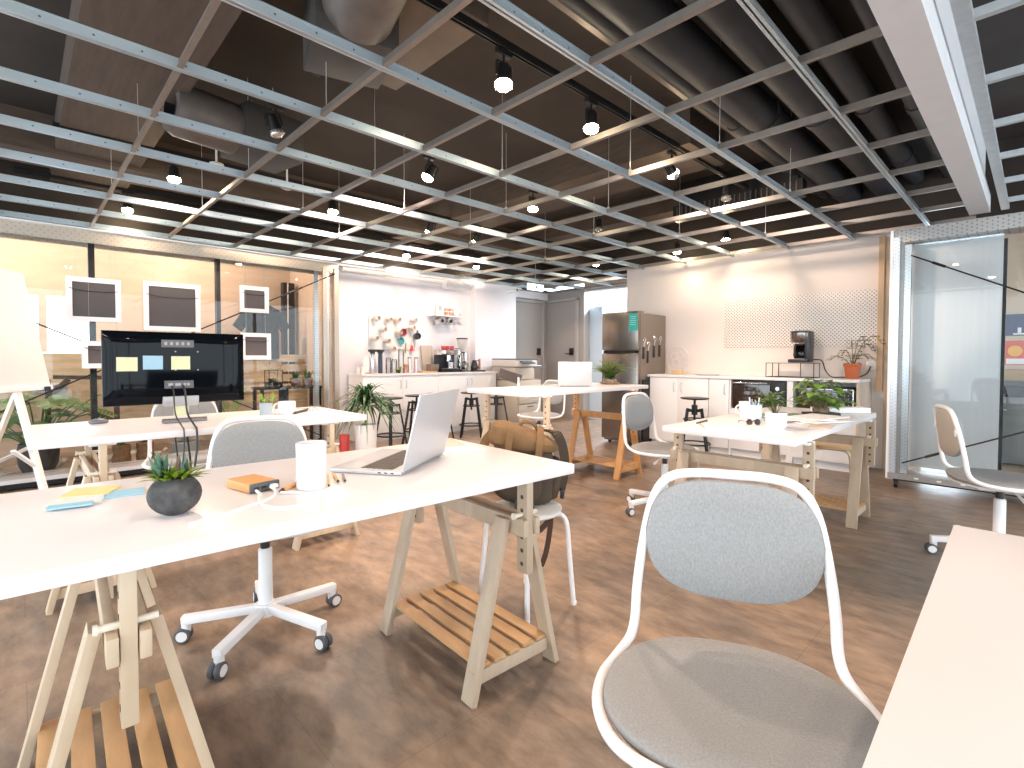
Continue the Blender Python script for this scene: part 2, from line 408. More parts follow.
def spot(x, y, lab, power, tilt=(0, 0), on=True, z=2.6, size=R(155)):
    t = thing('spotlight', lab, 'spotlight', (x, y, z), 0, 'track spotlights above the grid')
    yt = ZT - z - .02
    MB().box((0, 0, yt - .02), (.10, .034, .03), bev=.004).build('track_adapter', BLACK, t)
    MB().rod((0, 0, yt - .03), (0, 0, .05), .007, 8).build('stem', BLACK, t)
    M = Euler((tilt[0], tilt[1], 0)).to_matrix().to_4x4()
    h = MB().lathe([(0, .075), (.030, .075), (.034, .06), (.040, 0), (.045, -.025), (.041, -.025), (.034, .012), (0, .014)], 20, M).build('lamp_head', [BLACK], t)
    MB().lathe([(0, .012), (.030, .008), (.047, -.020), (.046, -.038), (.028, -.052), (0, -.056)], 16, M).build('bulb', BULB if on else BULBOFF, h)
    for s in (-1, 1): MB().bar(M @ V((s * .05, 0, .01)), M @ V((s * .05, 0, .085)), .006, .012).build('bracket', BLACK, t)
    MB().bar(M @ V((-.05, 0, .085)), M @ V((.05, 0, .085)), .012, .006).build('yoke', BLACK, t)
    if on:
        L = bpy.data.lights.new('spot', 'SPOT'); L.energy = power; L.color = WARM; L.spot_size = size; L.spot_blend = 1.; L.shadow_soft_size = .05
        lo = bpy.data.objects.new('lamp_light', L); COL.objects.link(lo); lo.parent = t; lo.location = M @ V((0, 0, -.068)); lo.rotation_euler = (tilt[0], tilt[1], 0)
    return t
P0 = 78
spot(1.88, 2.01, 'large lit spotlight nearest the camera on the track beside the pipes', P0)
spot(2.63, 2.00, 'lit spotlight second along the track beside the dark pipes', P0)
tilted_spot = spot(3.74, 2.05, 'tilted spotlight with a small white plate on its head, third along the pipe track', P0 * 1.15, (R(-8), R(-48)), size=R(120))
spot(4.64, 2.00, 'unlit clear spotlight at the far end of the pipe track', 0, on=False)
spot(1.22, 3.46, 'unlit dark spotlight in front of the grey fan unit', 0, (R(0), R(-20)), on=False)
spot(2.41, 3.46, 'lit tilted spotlight on the second track, right of the fan unit', P0, (R(20), R(20)))
spot(3.63, 3.46, 'lit spotlight in the middle of the second track from the pipes', P0)
spot(4.70, 3.46, 'dark unlit spotlight toward the far end of the second track', 0, on=False)
spot(6.0, 3.2, 'lit spotlight at the far end of the second track, before the right wall', P0 * .14, z=2.49)
spot(.94, 4.95, 'lit spotlight on the third track, beneath the grey round duct', P0)
spot(2.28, 4.93, 'lit spotlight second from the left end of the third track', P0)
spot(3.45, 4.93, 'lit spotlight third from the left end of the third track', P0 * .75, (R(35), 0))
spot(4.15, 4.93, 'lit spotlight fourth from the left end of the third track', P0 * .75, (R(30), R(-15)))
spot(6.45, 4.80, 'lit spotlight at the end of the third track, over the passage by the fridge', P0)
spot(.80, 6.30, 'lit spotlight above the left end of the framed glass partition', P0 * .25)
spot(4.0, 6.30, 'lit spotlight above the mug board on the white wall', P0 * .22)
spot(5.3, 6.30, 'lit spotlight above the espresso corner, last on its track', P0 * .12)
spot(5.85, 2.52, 'lit spotlight on its own above the white wall board', P0 * .12, z=2.50)
for x, y, lb in ((.6, .9, 'added fill spotlight over the near grey chair, above the top edge of the photo'), (-.4, 2.0, 'added fill spotlight over the left end of the front table, above the photo'), (.95, -.5, 'added fill spotlight over the white table at the lower right, above the photo'), (-.7, 3.46, 'added fill spotlight left of the monitor table, outside the photo'), (-1.4, .6, 'added fill spotlight behind the camera'), (2.3, -.9, 'added fill spotlight beyond the white dropped beam, outside the photo')):
    spot(x, y, lb, P0 * .27)  # extra lamps out of view, added to brighten the near tables
MB().box((-.02, -.050, -.055), (.085, .003, .035), ry=R(-35)).rod((-.01, -.050, -.05), (-.01, -.045, .02), .0015, 5).build('white_plate', PAPER, tilted_spot)  # small white plate with a thin rod on the lamp head
# smoke detectors on the slab
for x, y, lb in ((1.75, 4.7, 'small white ceiling sensor seen left of the third lamp track'), (1.15, 4.55, 'small white ceiling sensor seen beside the grey fan unit')):
    m = MB(); m.lathe([(0, .03), (.05, .03), (.055, .012), (.03, 0), (0, 0)], 16); m.rod((0, 0, .03), (0, 0, .42), .008, 6)
    tag(m.build('ceiling_sensor', WPLAST, None, loc=(x, y, 2.62)), lb, 'sensor', 'white ceiling sensors')
# dark bulkheads over the walls, above the grid
for nm, c, d in (('wall_left_upper', (3.2, 6.62, 2.72), (8.6, .2, .66)), ('wall_right_upper', (6.36, 1.4, 2.72), (.16, 5.4, .66))):
    struct(MB().box(c, d).build(nm, CONC))

# ================================================================== TABLES
def trestle(parent, x, y, H, woodm, slatm, rz=0., full_slats=True):
    """adjustable trestle, beam along y; parts hang below the rails"""
    ap = .57
    m = MB()
    for s in (-1, 1): m.box((s * .026, 0, ap - .012), (.020, .76, .056), bev=.003)
    r = m.build('trestle', woodm, parent, loc=(x, y, 0), rz=rz)
    for sy in (-1, 1):
        for sx in (-1, 1):
            g = MB(); g.bar((sx * .190, sy * .285, .0), (sx * .050, sy * .285, ap + .01), .022, .062, side=(1, 0, .24 * sx), bev=.002)
            g.build('leg', woodm, r)
            b = MB(); b.lathe([(0, .004), (.009, .004), (.011, 0)], 12, Matrix.Translation((sx * .058, sy * .285, ap - .02)) @ Matrix.Rotation(R(90 * sx), 4, 'Y'))
            b.build('bolt', GALVD, r)
        g = MB(); g.box((0, sy * .285, .075), (.36, .024, .045), bev=.002); g.build('cross_rail', woodm, r)
        p = MB(); p.box((0, sy * .345, (H + .40) / 2), (.028, .05, H - .40), bev=.002)
        q = p.build('post', woodm, r)
        hd = MB(); z = .43
        while z < H - .04:
            for sx in (-1, 1): hd.lathe([(0, .0008), (.0075, .0008), (.0075, 0)], 10, Matrix.Translation((sx * .014, sy * .345, z)) @ Matrix.Rotation(R(90 * sx), 4, 'Y'))
            z += .045
        hd.build('peg_holes', mat('hole_dark', (.10, .06, .035), .9), q)
        pg = MB(); pg.rod((-.050, sy * .345, ap + .027), (.050, sy * .345, ap + .027), .0075, 10); pg.lathe([(0, -.004), (.011, -.004), (.011, .004), (0, .004)], 12, Matrix.Translation((-.05, sy * .345, ap + .027)) @ Matrix.Rotation(R(90), 4, 'Y')); pg.build('peg', mat('pale_dowel', (.80, .72, .60), .5), r)
        tp = MB(); tp.box((0, sy * .315, H - .005), (.10, .085, .010), bev=.002); tp.build('top_plate', WPLAST, r)
    n = 5
    for k in range(n):
        g = MB(); g.box(((k - (n - 1) / 2) * .066, 0, .106), (.046, .59, .014), bev=.002); g.build('slat', slatm, r)
    return r

def table(label, cx, cy, H, L, W, rz=0., th=.034, trs=None, woods=None, group=None, yo=0.):
    t = thing('work_table', label, 'table', (cx, cy, 0), rz, group)
    MB().box((0, 0, H - th / 2), (L, W, th), bev=.003).build('tabletop', TOPW, t)
    for k, x in enumerate(trs or ()):
        wm = woods[k] if woods else (BIRCH, SLATW)
        trestle(t, x, yo, H - th, *wm)
    return t
T1 = table('white trestle table in front with the open laptop, power bank and ball planter', .660, 1.531, .75, 1.50, .75, R(-2.7), yo=.03, trs=(-.50, .570), woods=((BIRCH, SLATW), (BIRCHD, SLATW)))
T2 = table('white trestle table carrying the big monitor by the glass partition', .785, 3.275, .765, 1.53, .75, 0, trs=(-.52, .545))
T3 = table('tall white trestle table with a laptop and a fern, before the fridge', 3.53, 2.965, .862, 1.68, .70, 0, trs=(-.62, .60), woods=((BIRCH, SLATW), (ORANGEW, ORANGEW)))
T4 = table('white trestle table with potted plants and papers near the oven counter', 3.45, 1.12, .742, 1.72, .68, 0, trs=(-.66, .67), woods=((BIRCHD, SLATW), (BIRCHD, SLATW)))
T5 = table('white table at the lower right corner of the photo, beside the near grey chair', .755, -.272, .75, 1.50, .76, R(1.2), trs=(-.55, .55))

# ================================================================== SWIVEL CHAIRS
def make_chair(label, seatm=FABRIC):
    t = thing('swivel_chair', label, 'chair', (0, 0, 0), 0, None)      # front is +y
    half = [(0, -.262, .848), (.085, -.262, .846), (.142, -.256, .829), (.174, -.245, .775), (.193, -.226, .68), (.205, -.210, .58), (.208, -.196, .505), (.216, -.165, .470), (.240, -.10, .454), (.256, -.03, .450), (.246, .065, .449), (.200, .148, .449), (.115, .190, .449), (0, .201, .449)]
    loop = half + [(-x, y, z) for x, y, z in half[-2:0:-1]]
    MB().tube(spline(loop, 4, True), .0115, 10, closed=True).build('frame', WMETAL, t)
    # seat pad: rounded D with domed top
    def pad(prof, cx, cy, n=48):
        return prof
    outl = []
    for k in range(56):
        a = 2 * math.pi * k / 56; c, s_ = math.cos(a), math.sin(a); e = 2 / 2.5
        x = .246 * math.copysign(abs(c) ** e, c); y = -.018 + .208 * math.copysign(abs(s_) ** e, s_)
        x *= 1 - .10 * max(0, y / .23) ** 2 - .10 * max(0, -y / .23) ** 2
        outl.append((x, y))
    def dome(mb, levels, fx):
        rings = []
        for sc, h in levels: rings.append([mb.bm.verts.new(fx(x * sc, y * sc, h)) for x, y in outl2])
        for A, B in zip(rings, rings[1:]):
            n = len(A)
            for k in range(n): mb.bm.faces.new((A[k], A[(k + 1) % n], B[(k + 1) % n], B[k]))
        mb.bm.faces.new(rings[0][::-1]); mb.bm.faces.new(rings[-1])
    outl2 = outl
    m = MB(); dome(m, [(.55, -.018), (.97, -.012), (1.0, 0), (.985, .011), (.93, .017), (.7, .021), (.35, .019), (.1, .018)], lambda x, y, h: (x, y, .452 + h + (.35 * max(0, -y - .12)) * .25 + .04 * x * x))
    m.build('seat', seatm, t)
    m = MB(); dome(m, [(.5, -.021), (.86, -.019), (.955, -.014), (.962, -.006)], lambda x, y, h: (x, y, .448 + h)); m.build('seat_shell', WPLAST, t)
    # back pad: shield, wider above, curved round the sitter
    ob = []; 
    for k in range(56):
        a = 2 * math.pi * k / 56; c, s_ = math.cos(a), math.sin(a); e = 2 / 3.3
        x = .187 * math.copysign(abs(c) ** e, c); z = .122 * math.copysign(abs(s_) ** e, s_)
        x *= 1 + (.03 * z / .118 if z < 0 else -.10 * (z / .118))
        z -= .022 * (1 - (x / .19) ** 2) * (1 if z < 0 else .0)
        ob.append((x, z))
    outl2 = ob
    bf = lambda off: (lambda x, z, h: (x, -.236 + off + h - .10 * (z + .02) + .55 * x * x, .713 + z))
    m = MB(); dome(m, [(.93, -.002), (1.0, .006), (.985, .015), (.93, .019), (.6, .021), (.2, .021)], bf(-.008)); m.build('backrest', seatm, t)
    m = MB(); dome(m, [(.2, -.012), (.6, -.012), (.93, -.010), (.985, -.004), (.97, .001)], bf(-.008)); m.build('back_shell', TANB, t)
    m = MB()
    for s in (-1, 1): MB().box((s * .176, -.243, .72), (.03, .012, .012)).box((s * .165, -.240, .72), (.008, .016, .045), bev=.002).build('back_clip', WPLAST, t)
    # mechanism and column
    m = MB(); m.box((0, -.01, .415), (.15, .20, .03), bev=.008); m.build('mechanism', WMETAL, t)
    m = MB(); m.tube([(.04, .02, .41), (.13, .03, .402), (.20, .035, .382)], [.006, .006, .009], 8); m.build('lever', WMETAL, t)
    MB().cyl((0, 0, .335), .018, .075).build('gas_lift', BPLAST, t)
    MB().lathe([(0, .085), (.034, .085), (.030, .12), (.027, .14), (.026, .345), (.021, .35), (0, .35)], 20).build('column', WMETAL, t)
    MB().lathe([(0, .078), (.040, .078), (.042, .10), (.038, .125), (0, .128)], 20).build('hub', WMETAL, t)
    for k in range(5):
        a = 2 * math.pi * k / 5 + math.pi / 2 + .31
        d = V((math.cos(a), math.sin(a), 0)); s = V((-d.y, d.x, 0))
        m = MB(); m.bar(d * .03 + V((0, 0, .105)), d * .305 + V((0, 0, .087)), .036, .032, side=s, bev=.005)
        arm = m.build('base_arm', WMETAL, t)
        m = MB(); m.cyl(d * .290 + V((0, 0, .050)), .017, .035, 14); m.box(d * .290 + V((0, 0, .055)) - s * .0, (.030, .012, .03), rz=a)
        c = m.build('caster_stem', WMETAL, arm)
        Mx = lambda off: Matrix.Translation(d * .300 + V((0, 0, .029)) + s * off) @ Matrix(((s.x, d.x, 0), (s.y, d.y, 0), (0, 0, 1))).to_4x4() @ Matrix.Rotation(R(90), 4, 'Y')
        m = MB()
        for off in (-.013, .013): m.lathe([(.020, -.010), (.026, -.010), (.029, -.006), (.029, .006), (.026, .010), (.020, .010)], 22, Mx(off))
        m.build('caster_tyre', RUBBER, arm)
        m = MB()
        for off in (-.013, .013): m.lathe([(0, -.012), (.020, -.011), (.021, 0), (.020, .011), (0, .012)], 18, Mx(off))
        m.build('caster_wheel', WPLAST, arm)
    return t
def face(fx, fy): return math.atan2(fy, fx) - math.pi / 2
chA = make_chair('grey upholstered swivel chair filling the bottom foreground, back toward the far tables')
chA.location = (.954, .381, 0); chA.rotation_euler.z = face(-.902, -.432); chA['group'] = 'grey swivel chairs'
dup(chA, (.705, 2.165, 0), face(-.25, -.97), 'grey swivel chair tucked under the laptop table, behind the ball planter')
dup(chA, (3.385, 1.885, 0), face(-.02, -.996), 'swivel chair between the tall table and the plant table, backrest toward the fridge')
dup(chA, (4.33, 4.02, 0), face(-.99, .05), 'swivel chair seen behind the tall table, near the printer')
dup(chA, (3.88, .13, 0), face(.35, -.97), 'swivel chair at the right edge, before the wheeled glass partition')
dup(chA, (.80, 3.80, 0), face(-.05, -1), 'swivel chair behind the big monitor, by the glass partition')

# each chair's star base is turned its own way under the seat
for c, dl in zip([o for o in COL.objects if o.name.startswith('swivel_chair')], (0, 19.7, 15.8, 30, 21.4, 10)):
    for ch in c.children:
        if ch.name.startswith('base_arm'): ch.rotation_euler.z = R(dl)
# ================================================================== STOOLS
def tube_stool(label, loc, rz, tubem, seatm, h=.45):
    t = thing('stool', label, 'stool', loc, rz)
    MB().lathe([(0, h - .03), (.14, h - .03), (.155, h - .02), (.16, h - .004), (.150, h), (0, h - .004)], 32).build('seat', seatm, t)
    for k in range(4):
        a = R(45 + 90 * k); d = V((math.cos(a), math.sin(a), 0))
        pts = spline([d * .02 + V((0, 0, h - .034)), d * .12 + V((0, 0, h - .034)), d * .160 + V((0, 0, h - .045)), d * .182 + V((0, 0, h - .085)), d * .192 + V((0, 0, h - .2)), d * .215 + V((0, 0, .0))], 4)
        g = MB().tube(pts, .0115, 10).build('leg', tubem, t)
        MB().cyl(d * .215 + V((0, 0, 0)), .0135, .015, 12).build('foot_cap', WPLAST, g)
    return t
tube_stool('white tube-legged stool under the brown backpack, beside the laptop table', (1.645, 1.60, 0), 0, WMETAL, WPLAST)
tube_stool('round stool with pale curved legs pushed under the right end of the plant table', (4.52, 1.10, 0), R(10), mat('cream_tube', (.72, .62, .48), .4), mat('honey_seat', (.66, .46, .26), .45), .46)

def bar_stool(label, loc, rz, group):
    t = thing('bar_stool', label, 'bar stool', loc, rz, group)
    h = .63
    MB().lathe([(0, h - .014), (.14, h - .016), (.152, h - .010), (.155, h), (.14, h + .002), (0, h - .006)], 32).build('seat', BLACK, t)
    MB().lathe([(0, .38), (.013, .38), (.013, h - .03), (.035, h - .018), (0, h - .016)], 14).build('screw_post', BLACK, t)
    MB().lathe([(0, .44), (.032, .44), (.032, .55), (0, .55)], 16).build('screw_nut', BLACK, t)
    for k in range(4):
        a = R(45 + 90 * k); d = V((math.cos(a), math.sin(a), 0)); s = V((-d.y, d.x, 0))
        m = MB(); m.bar(d * .105 + V((0, 0, .545)), d * .205, .026, .022, side=s, bev=.003); m.bar(d * .02 + V((0, 0, .53)), d * .118 + V((0, 0, .543)), .024, .024, side=s)
        m.build('leg', BLACK, t)
    rp = [(.168 * math.cos(2 * math.pi * k / 32), .168 * math.sin(2 * math.pi * k / 32), .17) for k in range(32)]
    MB().tube(rp, .009, 8, closed=True).build('footrest_ring', BLACK, t)
    rp = [(.115 * math.cos(2 * math.pi * k / 32), .115 * math.sin(2 * math.pi * k / 32), .44) for k in range(32)]
    MB().tube(rp, .008, 8, closed=True).build('brace_ring', BLACK, t)
    return t
GS = 'black bar stools along the mug-board counter'
s1 = bar_stool('black bar stool at the left end of the white counter, behind the spiky plant', (3.27, 5.52, 0), R(12), GS)
dup(s1, (3.74, 5.66, 0), R(40), 'second black bar stool from the spiky plant, left of the laptop screen')
dup(s1, (4.18, 5.78, 0), R(5), 'third black bar stool from the spiky plant, mostly hidden by the laptop screen')
dup(s1, (4.62, 5.60, 0), R(48), 'black bar stool right of the laptop screen, before the espresso corner')
dup(s1, (5.05, 5.55, 0), R(5), 'black bar stool at the right end of the white counter, behind the tall table')
sr = dup(s1, (5.42, 2.66, 0), R(25), 'lone black bar stool standing before the oven counter on the right')
sr['group'] = 'black bar stool at the oven counter'
for c in sr.children:
    if c.name.startswith(('seat', 'screw')): c.location.z = .05

# ================================================================== GLASS PARTITIONS ON CASTERS
PERF = dots_mat('perforated_channel', (.52, .44, .36), (.38, .32, .26), (.05, .05), .006, (0, 2), .35, .8, off=True)
PERFY = dots_mat('perforated_channel_y', (.62, .66, .70), (.47, .50, .53), (.045, .03), .006, (1, 2), .35, .7, off=True)
t = thing('glass_partition', 'long steel-framed glass partition with hanging frames, on the left', 'partition', (0, 5.90, 0))
XL, XR = -1.6, 2.785
m = MB(); m.box(((XL + XR) / 2, .13, 2.19), (XR - XL, .27, .012)); m.box(((XL + XR) / 2, 0, 2.19), (XR - XL, .006, .11)); m.box(((XL + XR) / 2, .262, 2.19), (XR - XL, .006, .11)); m.build('header_channel', PERF, t, smooth=False)
m = MB(); m.box(((XL + XR) / 2, .0, 2.247), (XR - XL, .10, .012)); m.build('header_cap', WMETAL, t)
for x, y, wm in ((XR - .03, .0, PERF), (XR - .03, .25, PERFY), (XR - .17, .0, PERF), (XR - .17, .25, PERFY)):
    m = MB(); m.box((x, y, 1.16), (.05, .05, 2.06)); m.build('upright', wm, t, smooth=False)
for x in (.50, 1.55):
    m = MB(); m.box((x, .255, 1.15), (.05, .03, 2.06)); m.box((x - .02, .235, 1.15), (.008, .06, 2.06)); m.build('black_post', BLACK, t)
MB().box(((XL + XR - .1) / 2, .0, 1.14), (XR - XL - .12, .010, 2.02)).build('front_pane', PGLASS, t)
MB().box(((XL + XR) / 2, .12, .085), (XR - XL, .30, .035)).build('base_deck', mat('aluminium_edge', (.60, .60, .60), .4, .6), t)
MB().box(((XL + XR) / 2, .16, .04), (XR - XL - .1, .24, .05)).build('plinth', BLACK, t)
def cable(p0, p1, parent, name='brace_cable'):
    m = MB(); m.rod(p0, p1, .006, 8); q0, q1 = V(p0), V(p1); dd = (q1 - q0)
    m.rod(q0 + dd * .10, q0 + dd * .16, .011, 8); m.build(name, BLACK, parent)
cable((XL + .3, -.03, 2.10), (2.55, -.03, .20), t); cable((XR - .05, -.03, 2.12), (XL + .4, -.03, .12), t)
t = thing('glass_partition', 'wheeled steel-framed glass partition at the right edge with a white blind behind', 'partition', (5.50, .90, 0))
m = MB(); m.box((0, -.85, 2.175), (.006, 1.7, .10)); m.box((.13, -.85, 2.13), (.27, 1.7, .006)); m.box((0, -.85, 2.228), (.05, 1.7, .012)); m.build('header_channel', dots_mat('header_channel_steel', (.42, .40, .38), (.22, .21, .20), (.06, .03), .006, (1, 2), .35, .75, off=True), t, smooth=False)
m = MB(); m.box((-.02, 0.005, 1.15), (.012, .022, 2.16)); m.build('edge_trim', WMETAL, t)
m = MB(); m.box((0.0, -.03, 1.12), (.05, .045, 2.1)); m.build('upright', PERFY, t, smooth=False)
m = MB(); m.box((0.03, -.105, 1.10), (.05, .045, 2.0)); m.build('upright', PERFY, t, smooth=False)
m = MB(); m.box((.02, -.066, 1.1), (.02, .03, 2.05)); m.build('inner_post', GALVD, t)
MB().box((.0, -.88, 1.14), (.010, 1.6, 1.95)).build('pane', PGLASS, t)
MB().box((.10, -.85, .10), (.26, 1.7, .05)).build('base_channel', GALVD, t)
m = MB()
for k in range(9): m.box((-.032, -.2 - k * .15, .10), (.006, .03, .012))
m.build('base_fixing', WMETAL, t)
MB().box((.10, -.85, .068), (.20, 1.62, .02)).build('base_underside', BLACK, t)
for y in (-.06, -1.55):
    g = MB(); g.lathe([(0, -.012), (.030, -.012), (.030, .012), (0, .012)], 20, Matrix.Translation((-.02, y, .031)) @ Matrix.Rotation(R(90), 4, 'X')); g.box((-.01, y, .065), (.05, .035, .02)); g.build('caster', BLACK, t)
cable((-.03, -.13, 2.0), (-.03, -1.55, 1.22), t); cable((-.03, -.10, .22), (-.03, -1.65, .95), t)
bl = thing('roller_blind', 'white roller blind hanging behind the right glass partition', 'blind', (5.70, .51, 0))
MB().box((0, 0, 1.15), (.006, .60, 1.96)).build('blind_fabric', mat('blind_fabric', (.80, .81, .84), .85, noise=.05, nscale=3, stretch=(1, 8, .2)), bl)
MB().box((0, 0, 2.13), (.03, .60, .04), bev=.008).build('top_rail', PERFY, bl)
MB().box((0, 0, .175), (.014, .60, .02), bev=.004).build('bottom_bar', WPLAST, bl)
tag(MB().box((0, 0, 1.1), (.05, .05, 2.1)).build('black_upright', BLACK, None, loc=(5.80, .215, -.05)), 'slim black upright right beside the white roller blind', 'post')
# ---- room seen beyond the right partition
struct(MB().box((8.05, -1.0, 1.7), (.1, 3.2, 1.7)).build('wall_beyond', mat('beige_wall', (.62, .48, .36), .8)))
struct(MB().box((8.05, -1.0, .42), (.1, 3.2, .84)).build('wall_beyond_base', WALLG))
pb = thing('poster', 'dark blue poster with a pale logo line, on the wall beyond the right glass', 'poster', (7.994, .10, 1.50))
MB().box((0, 0, 0), (.01, .34, .24)).build('sheet', mat('poster_blue', (.03, .05, .13), .6), pb)
m = MB(); m.box((-.006, .05, -.06), (.004, .03, .06)); m.box((-.006, 0, -.10), (.004, .2, .016)); m.build('print', PAPER, pb)
pb = thing('poster', 'orange and red poster with pale bands, below the dark blue poster', 'poster', (7.994, .12, 1.19))
MB().box((0, 0, 0), (.01, .28, .27)).build('sheet', mat('poster_red', (.72, .10, .04), .6), pb)
m = MB(); Mx = Matrix.Rotation(R(-90), 4, 'Y')
m.lathe([(0, .007), (.06, .007), (.06, .0)], 20, Matrix.Translation((0, .06, .02)) @ Mx); m.lathe([(0, .008), (.05, .008), (.05, .0)], 20, Matrix.Translation((0, -.07, .03)) @ Mx); m.build('printed_discs', mat('poster_orange', (.9, .42, .05), .6), pb)
m = MB(); m.box((-.006, 0, -.095), (.004, .26, .06)); m.build('pale_band', PAPER, pb)
sh = thing('wall_shelf', 'dark shelf board under the orange poster beyond the right glass', 'shelf', (7.80, -.4, .86))
MB().box((0, 0, 0), (.36, 1.6, .05)).build('board', mat('dark_shelf', (.05, .05, .055), .5), sh)
MB().box((0, 0, -.10), (.30, 1.5, .14)).build('apron', BLACK, sh)
tag(MB().box((0, 0, .06), (.16, .30, .12), bev=.004).build('cardboard_box', mat('cardboard', (.42, .25, .11), .8), None, loc=(7.78, .15, .885)), 'brown cardboard box on the dark shelf beyond the right glass', 'box')
cb = thing('low_cabinet', 'grey low cabinet below the dark shelf beyond the right glass', 'cabinet', (7.72, -.5, 0))
GREY = mat('cabinet_grey', (.16, .17, .17), .4)
MB().box((0, 0, .36), (.36, 1.8, .70)).build('body', GREY, cb)
for k in range(3):
    d = MB().box((-.19, -.6 + k * .6, .36), (.018, .57, .64), bev=.003).build('door', GREY, cb)
    MB().box((-.205, -.42 + k * .6, .58), (.012, .12, .012)).build('handle', CHROME, d)

# ---- frames hanging in the left partition
FRW = mat('frame_white', (.86, .80, .80), .45); FRB = mat('frame_backing', (.10, .085, .085), .8, noise=.12, nscale=6)
def hang_frame(x0, x1, z0, z1, lab):
    cx, cz = (x0 + x1) / 2, (z0 + z1) / 2; w, h = x1 - x0, z1 - z0
    t = thing('picture_frame', lab, 'picture frame', (cx, 5.86, cz), 0, 'frames hung with their backs to the room')
    m = MB(); b = .042
    m.box((0, 0, h / 2 - b / 2), (w, .022, b)); m.box((0, 0, -h / 2 + b / 2), (w, .022, b)); m.box((-w / 2 + b / 2, 0, 0), (b, .022, h - 2 * b)); m.box((w / 2 - b / 2, 0, 0), (b, .022, h - 2 * b))
    m.build('frame', FRW, t)
    MB().box((0, .004, 0), (w - 2 * b, .008, h - 2 * b)).build('backing', FRB, t)
    zz = h * .22
    MB().tube(spline([(-w / 2 + .02, -.014, zz + .01), (-w * .2, -.012, zz - .012), (w * .2, -.012, zz - .012), (w / 2 - .02, -.014, zz)], 4), .0025, 6).build('hanging_wire', BLACK, t)
    m = MB()
    for s in (-1, 1): m.rod((s * w * .32, 0, h / 2), (s * w * .32, 0, 2.13 - cz), .0012, 5)
    m.build('suspension_line', GALVD, t)
hang_frame(.302, .684, 1.435, 1.822, 'white frame with dark backing in the upper row, leftmost, nearest the whiteboard')
hang_frame(.85, 1.318, 1.375, 1.838, 'largest white frame with dark backing, hung above the middle of the monitor')
hang_frame(1.682, 1.972, 1.600, 1.880, 'small white frame with dark backing above another, right of the monitor')
hang_frame(1.687, 1.989, 1.098, 1.382, 'small white frame with dark backing below another, right of the monitor')
hang_frame(.40, .70, 1.02, 1.262, 'white frame with dark backing half hidden behind the monitor\'s left edge')

# ---- greenery and clutter inside the left partition
def pot_plant(nm, lab, cat, loc, pot_prof, potm, leaf_fn, leafm, soil=None, group=None):
    t = thing(nm, lab, cat, loc, 0, group)
    if pot_prof: MB().lathe(pot_prof, 28).build('pot', potm, t)
    if soil: MB().lathe([(0, soil[1]), (soil[0], soil[1]), (soil[0], soil[1] - .02), (0, soil[1] - .02)], 20).build('soil', SOIL, t)
    m = MB(); leaf_fn(m); m.build('foliage', leafm, t, ang=180)
    return t
def monstera_leaf(m, base, d, L, bend=.4):
    """broad leaf cut into fingers"""
    d = V(d).normalized(); side = d.cross(V((0, 0, 1))).normalized(); base = V(base)
    pt = lambda u, s: base + d * L * u + side * s + V((0, 0, -bend * L * u * u - abs(s) * .25))
    prev = None
    for k in range(7):
        u0, u1 = k / 7, (k + .72) / 7
        for sg in (-1, 1):
            w0 = L * .50 * math.sin(math.pi * (.12 + .8 * u0)); w1 = L * .50 * math.sin(math.pi * (.12 + .8 * u1))
            vs = [m.bm.verts.new(pt(u0, 0)), m.bm.verts.new(pt(u0 + .05, sg * w0)), m.bm.verts.new(pt(u1 + .05, sg * w1)), m.bm.verts.new(pt(u1 + .04, 0))]
            m.bm.faces.new(vs)
    m.tube([base + V((0, 0, 0)), pt(.5, 0), pt(1, 0)], .003, 5)
def monstera(m, n, spread, h):
    for k in range(n):
        a = 2 * math.pi * k / n + random.uniform(-.3, .3); e = random.uniform(.5, 1.2)
        top = V((math.cos(a) * spread * random.uniform(.3, .9), math.sin(a) * spread * random.uniform(.05, .3), h * random.uniform(.45, 1.)))
        m.tube(spline([(0, 0, .2), top * .6 + V((0, 0, .15)), top], 4), .006, 6)
        monstera_leaf(m, top, (math.cos(a), math.sin(a) * .6 - .3, .15), random.uniform(.16, .27), .5)
PB = [(0, 0), (.10, 0), (.125, .02), (.145, .20), (.14, .215), (.125, .20), (.11, .18), (0, .18)]
pot_plant('monstera_plant', 'split-leaf plant in a dark pot behind the glass, under the whiteboard', 'potted plant', (.12, 6.62, .0), [(0, .0), (.10, 0), (.145, .10), (.155, .22), (.14, .30), (.125, .30), (.12, .27), (0, .27)], DPOT, lambda m: monstera(m, 40, .60, .80), LEAF, (.12, .285))
pot_plant('monstera_plant', 'split-leaf plant at the far left edge, behind the whiteboard legs', 'potted plant', (-.62, 6.55, .0), [(0, .0), (.10, 0), (.13, .20), (.12, .24), (0, .22)], GPOT, lambda m: monstera(m, 9, .35, .62), LEAFD, (.11, .23))
CP = [(0, 0), (.055, 0), (.075, .05), (.08, .12), (.068, .17), (.075, .19), (.075, .245), (.064, .25), (.06, .22), (0, .22)]
def sprout(m, z=.23, n=7, L=.2):
    for k in range(n):
        a = random.uniform(0, 6.28); m.leaf((0, 0, z), (math.cos(a) * .6, math.sin(a) * .6, 1), L * random.uniform(.6, 1), .03, .3)
pot_plant('cork_planter', 'brown round-bellied planter behind the glass, below the monitor\'s left half', 'planter', (.72, 6.32, .0), CP, CORK, lambda m: sprout(m, .23, 7, .2), LEAF, (.06, .235))
pot_plant('cork_planter', 'brown planter half hidden behind another, below the monitor', 'planter', (.92, 6.38, .0), CP, CORK, lambda m: sprout(m, .23, 7, .16), LEAFD, (.06, .235))
